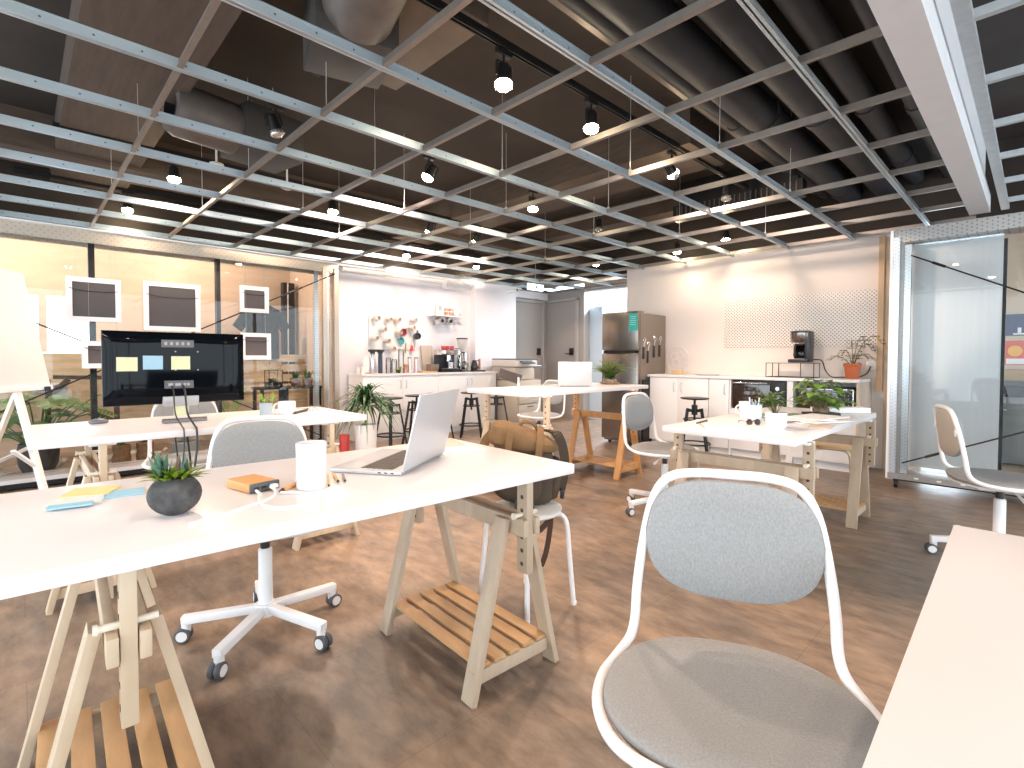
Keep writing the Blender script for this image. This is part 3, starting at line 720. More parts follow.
pot_plant('grey_planter', 'grey ribbed planter behind the glass, right of the brown ones', 'planter', (1.26, 6.32, .0), [(0, .0), (.10, 0), (.125, .06), (.125, .22), (.115, .23), (.105, .20), (0, .20)], GPOT, lambda m: sprout(m, .2, 9, .25), LEAF, (.10, .215))
def areca(m):
    for k in range(16):
        a = random.uniform(0, 6.28); d = V((math.cos(a) * .6, math.sin(a) * .5, 1)); top = d.normalized() * random.uniform(.25, .45)
        m.tube([(0, 0, 0), top * .6, top], .003, 5)
        for q in range(8):
            b = top * (.4 + .6 * q / 8)
            for sg in (-1, 1): m.leaf(b, (sg * .8 * -d.y + d.x * .5, sg * .8 * d.x + d.y * .5, .4), .11, .014, .5, 3)
t = pot_plant('palm_plant', 'yellow-green feathery palm behind the glass, right of the monitor', 'potted plant', (1.72, 6.4, .0), [(0, 0), (.10, 0), (.12, .40), (.11, .42), (.10, .38), (0, .38)], GPOT, lambda m: None, LEAFY, (.10, .40))
m = MB(); areca(m); m.build('fronds', LEAFY, t, loc=(0, 0, .40))
tb = thing('side_table', 'black side table with plants on it behind the glass, near the partition\'s right end', 'table', (2.36, 6.38, 0))
MB().box((0, 0, .755), (.74, .32, .025)).build('top', BLACK, tb)
for sx in (-1, 1):
    for sy in (-1, 1): MB().box((sx * .34, sy * .13, .372), (.035, .035, .745)).build('leg', BLACK, tb)
MB().box((-.05, 0, .37), (.10, .05, .74)).build('centre_support', BLACK, tb)
tr = thing('terrarium', 'glass terrarium box with dark plants on the black side table', 'terrarium', (2.18, 6.34, .7685))
m = MB(); s_ = .075
for x, y in ((-1, -1), (1, -1), (1, 1), (-1, 1)): m.bar((x * s_, y * s_, 0), (x * s_, y * s_, .20), .006, .006)
for z in (.003, .2):
    for a, b in (((-1, -1), (1, -1)), ((1, -1), (1, 1)), ((1, 1), (-1, 1)), ((-1, 1), (-1, -1))): m.bar((a[0] * s_, a[1] * s_, z), (b[0] * s_, b[1] * s_, z), .006, .006, side=(0, 0, 1))
m.build('metal_edges', BLACK, tr); MB().box((0, 0, .10), (.146, .146, .19)).build('glass_box', GLASS, tr); MB().box((0, 0, .03), (.14, .14, .05)).build('soil', SOIL, tr)
m = MB(); [m.leaf((random.uniform(-.04, .04), random.uniform(-.04, .04), .05), (random.uniform(-1, 1), random.uniform(-1, 1), 1.2), .11, .03, .4) for _ in range(16)]; m.build('plants', LEAFD, tr, ang=180)
def bushy(n, L, W, zb, up=.7, sp=.03, bend=.4, hi=0.):
    def f(m):
        for _ in range(n):
            a = random.uniform(0, 6.283); u = random.uniform(.1, 1)
            m.leaf((random.uniform(-sp, sp), random.uniform(-sp, sp), zb + random.uniform(0, hi)), (math.cos(a) * (1.1 - u), math.sin(a) * (1.1 - u), up * u + .15), L * random.uniform(.6, 1), W * random.uniform(.7, 1), bend, 4)
    return f
TP = [(0, 0), (.05, 0), (.065, .09), (.06, .095), (.055, .08), (0, .08)]
pot_plant('potted_plant', 'low green plant in a reddish pot on the black side table, left one', 'potted plant', (2.44, 6.34, .7685), TP, CORK, bushy(16, .2, .03, .08, 1.2), LEAF, (.05, .085))
pot_plant('potted_plant', 'upright green plant in a reddish pot at the right end of the black side table', 'potted plant', (2.60, 6.36, .7685), TP, CORK, bushy(16, .24, .03, .08, 1.6), LEAF, (.05, .085))
sh = thing('tshirt', 'black T-shirt hanging behind the glass beside the small frames', 'T-shirt', (2.36, 7.26, 1.52))
pl = [(-.10, .30), (-.24, .22), (-.36, .02), (-.26, -.06), (-.20, .02), (-.21, -.42), (.21, -.42), (.20, .02), (.26, -.06), (.36, .02), (.24, .22), (.10, .30), (.05, .265), (-.05, .265)]
MB().prism(pl, -.025, .025, Matrix.Rotation(R(90), 4, 'X')).build('shirt_body', mat('black_cotton', (.022, .024, .028), .9, noise=.3, nscale=12), sh)
MB().tube(spline([(-.2, 0, .25), (0, 0, .31), (.2, 0, .25)], 4), .006, 6).tube([(0, 0, .31), (0, 0, .37), (.02, 0, .385), (.035, 0, .37)], .003, 6).build('hanger', BLACK, sh)
sb = MB()
for k in range(170):
    sb.ball((random.uniform(-.9, 1.6), 6.28 + random.uniform(-.06, .95), .012), random.uniform(.016, .04) , 6)
stuff(tag(sb.build('pebbles', mat('pale_pebbles', (.62, .54, .44), .8, noise=.3, nscale=9)), 'pale pebbles strewn on the ground behind the left glass', 'pebbles'))
ch = thing('wooden_armchair', 'brown wooden chair arm and grey cushion seen behind the glass by the whiteboard', 'chair', (.34, 7.0, 0))
DW = mat('dark_walnut', (.10, .045, .03), .5, noise=.3, nscale=6)
m = MB(); m.bar((-.1, -.2, .92), (.42, -.2, .90), .06, .04, side=(0, 1, 0), bev=.006); m.bar((.02, -.22, .90), (-.14, -.22, .72), .05, .05, bev=.01); m.build('arm', DW, ch)
for x in (-.14, .40): MB().bar((x, -.2, 0), (x, -.2, .90), .045, .045).build('leg', DW, ch)
MB().box((-.12, 0, .80), (.26, .4, .09), bev=.03).build('cushion', mat('cushion_grey', (.5, .52, .55), .9), ch)
# spiky plant in a white pot at the end of the partition
def dracaena(m):
    for k in range(170):
        a = random.uniform(0, 6.283); u = random.uniform(0, 1)
        d = (math.cos(a) * (.3 + u), math.sin(a) * (.3 + u), 1.4 - 1.1 * u)
        m.leaf((random.uniform(-.02, .02), random.uniform(-.02, .02), .60 + random.uniform(-.08, .08)), d, random.uniform(.40, .62), .027, random.uniform(.45, 1.15), 8, .3)
    m.tube([(0, 0, .22), (.004, 0, .42), (0, 0, .62)], .018, 8)
pot_plant('spiky_plant', 'tall plant with long arching leaves in a white pot, end of the left partition', 'potted plant', (2.80, 5.26, 0), [(0, 0), (.100, 0), (.110, .02), (.125, .36), (.120, .37), (.110, .36), (.108, .32), (0, .32)], WPLAST, dracaena, LEAFD, (.108, .335))
tag(MB().lathe([(0, 0), (.05, 0), (.055, .26), (.05, .27), (0, .27)], 18).build('red_canister', mat('red_can', (.45, .03, .02), .4), None, loc=(2.58, 5.33, 0)), 'slim red canister standing beside the white pot of the spiky plant', 'canister')
# whiteboard easel
ez = thing('whiteboard_easel', 'white flip-chart easel leaning at the left edge, cut by the photo border', 'easel', (.289, 4.39, 0))
u = V((.6, .8, 0)); bb = V((-.8, .6, 0)); upv = (V((0, 0, 1)) + bb * .20)
P_ = lambda s, z, o=0: u * s + upv * z - bb * o
m = MB(); a, b_ = P_(0, .93), P_(0, 1.665)
n_ = u.cross(upv).normalized()
m.bar((P_(-.42, .93)), (P_(-.42, 1.66)), .84, .02, side=u, bev=.004); m.build('board', mat('whiteboard_face', (.84, .79, .78), .35), ez)
m = MB(); m.bar(P_(-.84, .92), P_(0, .92), .045, .03, side=n_, bev=.004); m.build('pen_tray', WMETAL, ez)
m = MB(); m.box(P_(-.06, .915, .03), (.03, .03, .03)); m.build('clip', BLACK, ez)
ASH = mat('pale_ash', (.70, .62, .52), .5)
fr = P_(-.26, .95); f0 = V((fr.x + .17, fr.y - .06, 0)); fl_ = P_(-.80, .95); f1 = V((fl_.x + .10, fl_.y - .10, 0))
for a_, b_2 in ((fr, f0), (fl_, f1)):
    MB().bar(b_2, a_, .040, .024, side=u).build('leg', WMETAL, ez)
    MB().bar(a_ - bb * .0 + V((0, 0, -.06)), V((b_2.x, b_2.y, 0)) + bb * .55, .03, .02, side=u).build('rear_leg', ASH, ez)
k1 = f0.lerp(fr, .30); k2 = f1.lerp(fl_, .22)
MB().bar(k1, k2, .055, .018, side=n_).build('cross_bar', ASH, ez)
MB().bar(f0.lerp(fr, .46), f0.lerp(fr, .60) - u * .14, .025, .012, side=n_).build('stay', WMETAL, ez)
MB().bar(f0.lerp(fr, .60) - u * .02, f0.lerp(fr, .50) - u * .30 + bb * .1, .03, .014, side=n_).build('stay', mat('stay_grey', (.45, .43, .41), .5), ez)

# ================================================================== WHITE COUNTER ON THE LEFT WALL
def cabinet(nm, lab, x0, x1, y0, y1, z1, nd, z0=.09, handle_pairs=True, face='y', hl=.11, kick=.05, group=None):
    """row of doors; front at y0 (face 'y') or at x0 (face 'x')"""
    t = thing(nm, lab, 'cabinet', ((x0 + x1) / 2, (y0 + y1) / 2, 0), 0, group)
    cx, cy = (x0 + x1) / 2, (y0 + y1) / 2; dx, dy = x1 - x0, y1 - y0
    m = MB(); m.box((.0 if face == 'y' else .01, .01 if face == 'y' else 0, (z0 + z1) / 2), (dx if face == 'y' else dx - .02, dy - .02 if face == 'y' else dy, z1 - z0)); m.build('body', WHITE, t)
    m = MB(); m.box((0, kick / 2, z0 / 2) if face == 'y' else (kick / 2, 0, z0 / 2), (dx - .01, dy - kick, z0) if face == 'y' else (dx - kick, dy - .01, z0)); m.build('plinth', WHITE, t)
    wd = (dx if face == 'y' else dy) / nd
    for k in range(nd):
        o = -(dx if face == 'y' else dy) / 2 + (k + .5) * wd
        c = (o, y0 - cy + .009, (z0 + z1) / 2) if face == 'y' else (x0 - cx + .009, o, (z0 + z1) / 2)
        s = (wd - .004, .018, z1 - z0 - .004) if face == 'y' else (.018, wd - .004, z1 - z0 - .004)
        d = MB().box(c, s, bev=.002).build('door', WHITE, t)
        sg = (1 if k % 2 == 0 else -1) if nd > 1 else -1
        ho = o + sg * (wd / 2 - .045); zh = z1 - .12
        H = MB()
        pts = [(0, 0, -hl / 2), (-.028, 0, -hl / 2 + .006), (-.028, 0, hl / 2 - .006), (0, 0, hl / 2)]
        if face == 'y': pts = [(ho, y0 - cy + p[0], zh + p[2]) for p in pts]
        else: pts = [(x0 - cx + p[0], ho, zh + p[2]) for p in pts]
        H.tube(pts, .0055, 8); H.build('handle', GALV, d)
    return t
GA = 'white cabinets under the mug board'
cabinet('base_cabinet', 'white two-door cabinet under the mug board, left half of the left counter', 3.20, 4.39, 6.08, 6.49, .875, 2)
cabinet('base_cabinet', 'white two-door cabinet under the espresso machine, right half of the left counter', 4.392, 5.53, 6.08, 6.35, .875, 2)
m = MB(); m.prism([(3.19, 6.06), (5.545, 6.06), (5.545, 6.355), (5.32, 6.355), (5.32, 6.495), (3.19, 6.495)], .877, .905)
tag(m.build('worktop', WHITE), 'white worktop of the left counter carrying bottles and the espresso machine', 'worktop')
# mug board
PEGW = dots_mat('white_pegboard', (.84, .81, .80), (.34, .30, .28), .04, .007, (0, 2), .45, off=True)
tag(MB().box((0, 0, 0), (.75, .012, .57), bev=.003).build('pegboard', PEGW, None, loc=(3.885, 6.485, 1.52)), 'white pegboard full of hanging mugs on the left wall', 'pegboard')
def mug_mesh(t, m1, r=.038, h=.085, hand=True):
    MB().lathe([(0, .0), (r * .86, 0), (r * .95, .008), (r, .03), (r, h), (r - .004, h), (r - .004, .02), (0, .012)], 24).build('cup', m1, t)
    if hand:
        c = V((r - .002, 0, h * .5)); MB().tube([c + V((math.sin(a) * .026, 0, math.cos(a) * .027)) for a in [R(8 + q * 16.4) for q in range(11)]], .0055, 8).build('handle', m1, t)
def hung_mug(x, z, lab, m1, first=None, tilt=R(62)):
    t = thing('hanging_mug', lab, 'mug', (x, 6.425, z), 0, 'mugs hung on the white pegboard')
    t.rotation_euler = (R(100), R(-25), R(18))
    mug_mesh(t, m1, .040, .085)
    hk = MB(); hk.tube([(.062, 0, .05), (.075, .0, .03), (.076, 0, -.02)], .005, 6); hk.build('hook', GALVD, t)
    return t
pos = [(3.56, 1.675, 'top-left mug of the pegboard, white with its handle to the left'), (3.75, 1.665, 'white mug, second in the top row of the pegboard'), (3.89, 1.67, 'white mug, third in the top row of the pegboard'), (4.16, 1.68, 'white mug alone at the top right of the pegboard'),
       (3.66, 1.525, 'white mug, first in the middle row of the pegboard'), (3.91, 1.50, 'white mug left of the red mug on the pegboard'), (4.13, 1.56, 'white mug above the black mug on the pegboard'),
       (3.53, 1.395, 'white mug lowest at the left edge of the pegboard'), (3.72, 1.365, 'white mug in the lower row, above the steel flasks'), (3.80, 1.255, 'white mug hanging lowest below the pegboard row')]
first = None
for x, z, lb in pos:
    if first is None: first = hung_mug(x, z, lb, mat('stoneware', (.60, .54, .49), .4))
    else:
        c = copy_tree(first); c.location = (x, 6.425, z); c['label'] = lb
RED = mat('red_enamel', (.42, .015, .02), .3); MBLK = mat('black_enamel', (.015, .012, .012), .3)
t = hung_mug(4.03, 1.475, 'dark red mug hanging tilted on the pegboard', RED); t.rotation_euler = (R(75), R(-50), R(-25)); t.scale = (1.25,) * 3
t = hung_mug(4.235, 1.435, 'black mug hanging at the right edge of the pegboard', MBLK); t.rotation_euler = (R(85), R(-80), R(-12)); t.scale = (1.25,) * 3
t = thing('teal_pan', 'small teal round pan hanging in the lower right of the pegboard', 'pan', (3.995, 6.45, 1.36))
MB().lathe([(0, 0), (.045, 0), (.05, .02), (.044, .022), (.04, .008), (0, .008)], 22, Matrix.Rotation(R(90), 4, 'X')).build('bowl', mat('teal_enamel', (.06, .30, .36), .4), t); MB().bar((0, -.005, .04), (0, -.005, .10), .012, .006).build('handle', mat('teal_enamel', (.06, .30, .36), .4), t)
t = thing('hand_brush', 'small red-tipped brush hanging under the black mug', 'brush', (4.185, 6.455, 1.25))
MB().rod((0, 0, .05), (0, 0, .16), .006, 8).build('handle', WPLAST, t); MB().lathe([(0, -.03), (.030, -.03), (.014, .05), (0, .055)], 14).build('bristles', mat('red_bristle', (.6, .05, .05), .7), t)
t = thing('whisk', 'olive green utensil hanging right of the teal pan', 'utensil', (4.075, 6.455, 1.27))
MB().bar((0, 0, -.08), (.01, 0, .07), .018, .008).build('handle', mat('olive_plastic', (.30, .28, .08), .5), t)
# bottles, flasks and cups
ZC = .905
def bottle(lab, x, y, prof, m1, cap=None, capm=None, nm='bottle', cat='bottle'):
    t = thing(nm, lab, cat, (x, y, ZC)); MB().lathe(prof, 24).build('body', m1, t)
    if cap: MB().lathe(cap, 20).build('lid', capm, t)
    return t
BLUEK = mat('navy_enamel', (.03, .05, .10), .35)
FL = [(0, 0), (.038, 0), (.040, .01), (.040, .25), (.034, .27), (0, .27)]
FC = [(0, .27), (.036, .27), (.036, .29), (.055, .295), (.06, .31), (.055, .325), (0, .325)]
bottle('steel vacuum flask with black lid, left of the navy one on the left counter', 3.44, 6.27, FL, mat('flask_steel', (.6, .6, .6), .25, .9), FC, BPLAST, 'vacuum_flask', 'flask')
bottle('navy vacuum flask with broad dark lid, third item from the counter\'s left end', 3.56, 6.27, [(0, 0), (.030, 0), (.030, .25), (.024, .27), (0, .27)], BLUEK, FC, BPLAST, 'vacuum_flask', 'flask')
bottle('tall white bottle beside the steel flask on the left counter', 3.33, 6.24, [(0, 0), (.038, 0), (.042, .02), (.042, .17), (.03, .21), (.024, .23), (0, .235)], WPLAST)
bottle('short white cup near the left end of the left counter', 3.26, 6.18, [(0, 0), (.024, 0), (.032, .10), (.029, .10), (.022, .01), (0, .01)], CERAM, nm='cup', cat='cup')
bottle('second short white cup at the left end of the left counter', 3.235, 6.27, [(0, 0), (.024, 0), (.030, .085), (.027, .085), (.022, .01), (0, .01)], CERAM, nm='cup', cat='cup')
bottle('low pink dish by the white cups on the left counter', 3.30, 6.12, [(0, 0), (.03, 0), (.045, .02), (.042, .022), (.028, .006), (0, .006)], mat('pink_glaze', (.70, .30, .25), .4), nm='dish', cat='dish')
JG = glass('jar_glass', (.93, .95, .95))
for i, (x, lb) in enumerate(((3.68, 'clear glass jar right of the navy flask on the left counter'), (3.77, 'clear glass jar beside the yellow-green sprig on the left counter'), (3.88, 'tall clear carafe in the middle of the left counter'))):
    hh = (.22, .20, .34)[i]
    bottle(lb, x, 6.26, [(0, 0), (.036, 0), (.038, .01), (.038, hh - .03), (.030, hh), (.028, hh), (.035, hh - .035), (.035, .012), (0, .008)], JG, [(0, hh), (.031, hh), (.031, hh + .015), (0, hh + .015)], WPLAST, 'glass_jar', 'jar')
bottle('copper-toned grinder in front of the clear carafe on the left counter', 3.90, 6.18, [(0, 0), (.034, 0), (.030, .03), (.022, .06), (.034, .09), (.036, .12), (0, .13)], mat('copper', (.55, .28, .18), .35, .6), nm='hand_grinder', cat='grinder')
for x, lb in ((4.02, 'slim silver canister left of its twin on the left counter'), (4.13, 'slim silver canister right of its twin, near the wooden tray')):
    bottle(lb, x, 6.26, [(0, 0), (.030, 0), (.030, .20), (.026, .205), (0, .205)], mat('rose_steel', (.66, .58, .54), .3, .7), [(0, .205), (.028, .205), (.028, .225), (0, .225)], STEEL, 'canister', 'canister')
t = thing('sprig', 'yellow-green sprig in a small pot among the jars on the left counter', 'plant', (3.79, 6.17, ZC))
MB().lathe([(0, 0), (.02, 0), (.025, .045), (0, .04)], 14).build('pot', DPOT, t); m = MB(); bushy(14, .10, .025, .04, 1.)(m); m.build('foliage', LEAFY, t, ang=180)
tag(MB().box((0, 0, .01), (.26, .16, .02), bev=.004).build('wooden_tray', ORANGEW, None, loc=(4.28, 6.20, ZC)), 'flat orange wooden tray left of the espresso machine', 'tray')
tag(MB().box((0, 0, .05), (.13, .14, .10), bev=.005).build('steel_box', mat('bronze_box', (.28, .22, .17), .4, .6), None, loc=(4.39, 6.22, ZC + .021)), 'small bronze box on the orange wooden tray', 'box')
t = MB().box((0, 0, .20), (.20, .022, .40), bev=.008, rx=R(-9)).build('cutting_board', mat('board_wood', (.50, .43, .36), .6, noise=.1), None, loc=(4.44, 6.425, ZC + .004)); tag(t, 'grey-brown cutting board leaning on the wall behind the espresso machine', 'board')
# espresso machine
e = thing('espresso_machine', 'chrome and black espresso machine with red cups on top, left counter', 'espresso machine', (4.64, 6.21, ZC))
m = MB(); m.box((0, .0, .03), (.34, .22, .05), bev=.006); m.build('base', BLACK, e)
m = MB(); m.box((0, -.06, .058), (.30, .10, .006)); m.build('drip_grid', CHROME, e)
m = MB(); m.box((0, .06, .17), (.32, .10, .24), bev=.01); m.build('back_body', mat('machine_black', (.03, .03, .032), .3, .3), e)
m = MB(); m.box((0, .0, .295), (.34, .22, .075), bev=.012); m.build('head', CHROME, e)
m = MB(); m.lathe([(0, .25), (.035, .25), (.035, .19), (.045, .185), (.045, .165), (0, .165)], 20, Matrix.Translation((0, -.05, 0))); m.build('group_head', CHROME, e)
m = MB(); m.bar((0, -.06, .178), (-.05, -.17, .165), .02, .02, bev=.005); m.build('portafilter', BLACK, e)
m = MB(); m.tube([(.14, -.09, .26), (.15, -.12, .20), (.145, -.13, .09)], .006, 8); m.build('steam_wand', CHROME, e)
m = MB(); m.cyl((-.13, -.112, .30), .028, .02, 20, Matrix.Translation((-.13, -.112, .30)) @ Matrix.Rotation(R(90), 4, 'X') @ Matrix.Translation((.13, .112, -.30))); m.build('gauge', WPLAST, e)
m = MB()
for x in (-.17, .17): m.rod((x * .95, -.10, .335), (x * .95, .1, .335), .005, 6)
m.rod((-.16, -.105, .355), (.16, -.105, .355), .005, 6); m.build('cup_rail', CHROME, e)
m = MB(); m.lathe([(0, .06), (.045, .06), (.05, .15), (.046, .15), (.04, .07), (0, .07)], 20, Matrix.Translation((.02, -.065, 0))); tag(m.build('milk_jug', CHROME, None, loc=(4.64, 6.21, ZC)), 'steel milk jug under the espresso machine\'s group head', 'jug')
for i, (x, y) in enumerate(((-.06, 0), (.02, .02), (.09, -.01))):
    t = thing('espresso_cup', ('left', 'middle', 'right')[i] + ' one of the three red cups on the espresso machine', 'cup', (4.64 + x, 6.21 + y, ZC + .3335), R(40 * i), 'red cups on the espresso machine'); mug_mesh(t, mat('bright_red', (.72, .04, .03), .3), .034, .06)
# grinder
g = thing('coffee_grinder', 'steel coffee grinder with clear hopper and black lid, left counter', 'grinder', (4.93, 6.20, ZC))
MB().box((0, 0, .02), (.16, .20, .04), bev=.008).build('base', STEEL, g); MB().box((0, .03, .17), (.13, .13, .27), bev=.02).build('body', CHROME, g)
MB().lathe([(0, .04), (.034, .04), (.042, .15), (.03, .17), (0, .17)], 18, Matrix.Translation((.01, -.075, .0))).build('dosing_chamber', STEEL, g)
MB().lathe([(0, .305), (.035, .305), (.065, .40), (.085, .50), (0, .50)], 24).build('hopper', mat('smoky_hopper', (.66, .63, .60), .2), g); MB().lathe([(0, .50), (.09, .50), (.09, .52), (0, .525)], 24).build('hopper_lid', BPLAST, g)
MB().lathe([(0, .29), (.06, .29), (.06, .305), (0, .306)], 20).build('collar', BPLAST, g)
# kettle / coffee pot
k = thing('coffee_server', 'small coffee maker with copper pot on a black tray, right end of left counter', 'coffee maker', (5.17, 6.17, ZC))
MB().box((0, 0, .012), (.26, .2, .024), bev=.008).build('tray', BPLAST, k)
MB().lathe([(0, .026), (.05, .026), (.06, .06), (.05, .12), (.035, .17), (.03, .18), (0, .185)], 22, Matrix.Translation((-.02, 0, 0))).build('pot', mat('dark_glass_pot', (.05, .045, .045), .12), k)
MB().tube(spline([(.02, 0, .17), (.075, 0, .16), (.085, 0, .10), (.05, 0, .06)], 4), .009, 8).build('handle', BPLAST, k); MB().bar((.06, -.03, .03), (.07, -.02, .20), .03, .03, bev=.008).build('side_column', mat('copper', (.55, .28, .18), .35, .6), k)
# wall shelf with tins
s = thing('wall_shelf', 'white wire shelf with tins, above the espresso machine', 'shelf', (4.76, 6.40, 1.76))
m = MB(); m.box((0, 0, 0), (.56, .18, .016), bev=.003); m.box((-.275, .0, .10), (.012, .18, .22), bev=.003); m.build('shelf_board', WMETAL, s)
m = MB(); m.rod((-.27, -.085, .07), (.27, -.085, .07), .005, 8); m.rod((-.27, .08, .07), (.27, .08, .07), .005, 8)
for x in (-.27, 0, .27): m.rod((x, -.085, 0), (x, -.085, .07), .004, 6)
m.build('rail', WMETAL, s)
m = MB()
for x in (-.2, .2): m.rod((x, .05, -.02), (x, -.06, -.14), .004, 6); m.rod((x, .08, -.14), (x, -.07, -.14), .004, 6)
m.build('bracket', WMETAL, s)
t = thing('tea_tin', 'tall white packet at the left of the shelf above the espresso machine', 'packet', (4.62, 6.39, 1.7685)); MB().box((0, 0, .10), (.15, .09, .20), bev=.006).build('packet_body', PAPER, t); MB().box((0, -.0465, .11), (.06, .003, .07)).build('printed_mark', mat('pale_print', (.45, .52, .60), .7), t)
CUP = [(0, 0), (.026, 0), (.032, .03), (.026, .06), (.034, .11), (.030, .11), (.022, .06), (0, .05)]
for x, lb in ((4.765, 'left copper cup on the shelf above the espresso machine'), (4.845, 'right copper cup on the shelf above the espresso machine')):
    tag(MB().lathe([(0, 0), (.030, 0), (.030, .085), (.036, .09), (.036, .115), (0, .115)], 18).build('copper_cup', mat('copper_matte', (.62, .36, .27), .45, .3), None, loc=(x, 6.38, 1.7685)), lb, 'cup', 'copper cups on the shelf')
t = thing('teapot', 'white round teapot at the right of the shelf above the espresso machine', 'teapot', (4.955, 6.38, 1.7685))
MB().ball((0, 0, .06), (.055, .05, .058), 18).build('body', CERAM, t); MB().tube([(.05, 0, .06), (.085, 0, .085), (.09, 0, .11)], [.012, .009, .007], 8).build('spout', CERAM, t); MB().ball((0, 0, .122), .012, 10).build('lid_knob', CERAM, t)
for x, lb in ((4.63, 'left steel canister lying under the wall shelf'), (4.79, 'right steel canister lying under the wall shelf')):
    m = MB(); m.lathe([(0, 0), (.058, 0), (.06, .01), (.06, .12), (0, .12)], 24, Matrix.Rotation(R(90), 4, 'X')); t = thing('canister', lb, 'canister', (x, 6.42, 1.682), 0, 'steel canisters under the shelf'); m.build('body', mat('flask_steel', (.6, .6, .6), .25, .9), t); MB().lathe([(0, .12), (.028, .12), (.025, .128), (0, .128)], 18, Matrix.Rotation(R(90), 4, 'X')).build('dark_centre', BPLAST, t)
# pipe and ribbed hose at the top of the wall
tag(MB().rod((3.1, 6.44, 2.30), (4.75, 6.44, 2.30), .035, 14).build('white_wall_pipe', WPLAST), 'white straight pipe along the top of the left wall', 'pipe')
m = MB(); pr = []
for q in range(45): pr += [(.075 if q % 4 < 2 else .055, q * .0115)]
m.lathe([(0, 0)] + pr + [(0, .51)], 22, Matrix.Translation((4.74, 6.40, 2.262)) @ Matrix.Rotation(R(90), 4, 'Y')); tag(m.build('ribbed_hose', WPLAST), 'white ribbed duct hose at the top of the left wall', 'hose')
# exit sign, camera
t = thing('exit_sign', 'lit white and green exit sign hanging below the grid before the far doors', 'sign', (6.28, 5.92, 2.315))
MB().box((0, 0, -.005), (.37, .03, .10), bev=.004).build('light_box', mat('lit_sign', (.9, 1, .96), .4, emit=(.80, 1., .95), estr=2.2), t)
SG = mat('sign_green', (.05, .20, .16), .5)
m = MB(); m.bar((-.13, -.017, .0), (-.07, -.017, .0), .014, .003); m.prism([(-.155, 0), (-.125, .022), (-.125, -.022)], .015, .018, Matrix.Rotation(R(90), 4, 'X')); m.ball((.085, -.017, .027), (.011, .003, .011), 10); m.bar((.085, -.017, .014), (.075, -.017, -.012), .014, .003); m.bar((.075, -.017, -.012), (.10, -.017, -.04), .009, .003); m.bar((.075, -.017, -.012), (.05, -.017, -.035), .009, .003); m.bar((.083, -.017, .010), (.055, -.017, .0), .008, .003); m.bar((.083, -.017, .010), (.11, -.017, -.005), .008, .003); m.box((0, -.017, 0), (.05, .002, .06)); m.build('pictogram', SG, t)
MB().box((0, 0, .055), (.38, .036, .02)).build('housing', GALVD, t); MB().rod((0, 0, .06), (0, 0, .4), .006, 6).build('stem', GALVD, t)
t = thing('security_camera', 'small security camera on the corner of the white wall, under the grid', 'camera', (6.10, 6.31, 2.27))
MB().lathe([(0, -.10), (.03, -.10), (.034, -.08), (.034, .06), (0, .06)], 16, Euler((R(80), 0, R(40))).to_matrix().to_4x4()).build('camera_body', WPLAST, t); MB().ball((-.0, -.0, 0), .036, 12).build('joint', WPLAST, t); MB().lathe([(0, -.105), (.022, -.105), (.022, -.09)], 14, Euler((R(-100), 0, R(40))).to_matrix().to_4x4()).build('lens', BLACK, t)
# printer
p = thing('office_printer', 'beige and grey office copier standing behind the tall table', 'printer', (5.96, 6.0, 0), R(6))
BEI = mat('copier_beige', (.46, .40, .33), .5); DG = mat('copier_dark', (.09, .11, .13), .45)
MB().box((-.05, 0, .40), (.62, .55, .72), bev=.012).build('lower_body', BEI, p)
for z in (.14, .30, .46, .62):
    d = MB().box((-.05, -.285, z), (.58, .02, .135), bev=.004).build('paper_drawer', BEI, p); MB().box((-.05, -.297, z + .04), (.16, .012, .022), bev=.003).build('handle', GREY, d)
MB().box((-.10, .03, .87), (.52, .48, .20), bev=.012).build('upper_body', BEI, p)
MB().box((-.08, .02, 1.03), (.58, .50, .10), bev=.012).build('scanner', mat('copier_light', (.62, .57, .52), .45), p); MB().box((-.06, .02, 1.10), (.60, .50, .02), bev=.006).build('lid', DG, p)
MB().box((.30, -.04, .965), (.34, .34, .025), bev=.004, ry=R(-4)).build('output_tray', DG, p); MB().box((.31, 0, .70), (.22, .36, .10), bev=.02).build('side_tray', DG, p); MB().box((.33, -.04, .99), (.2, .22, .012)).build('paper_stack', PAPER, p)
MB().box((.0, 0, .03), (.6, .5, .05)).build('plinth', BLACK, p); MB().box((-.1, -.275, 1.05), (.30, .10, .02), bev=.004, rx=R(20)).build('control_panel', DG, p)
# doors
def door(nm, x, y, w, h, fx, hs):
    """door leaf facing -y (fx False) or -x (fx True)"""
    o = bpy.data.objects.new(nm, None); COL.objects.link(o); o.location = (x, y, 0); o.rotation_euler.z = R(-90) if fx else 0; struct(o)
    m = MB(); m.box((0, 0, h / 2), (w, .03, h)); m.build('door_leaf', mat('door_grey', (.40, .37, .35), .55), o)
    m = MB()
    for s in (-1, 1): m.box((s * (w / 2 + .03), -.01, h / 2 + .02), (.05, .05, h + .04))
    m.box((0, -.01, h + .035), (w + .11, .05, .05)); m.build('door_frame', mat('door_frame_grey', (.48, .45, .43), .55), o)
    m = MB(); m.box((hs * (w / 2 - .09), -.025, 1.24), (.09, .03, .13), bev=.006); m.build('door_lock', BLACK, o)
    m = MB(); m.tube([(hs * (w / 2 - .09), -.03, 1.20), (hs * (w / 2 - .09), -.07, 1.20), (hs * (w / 2 - .20), -.07, 1.20)], .010, 8); m.build('door_handle', BLACK, o)
door('door_1', 6.80, 6.635, .80, 2.14, False, 1)
door('door_2', 7.375, 6.28, .72, 2.17, True, 1)
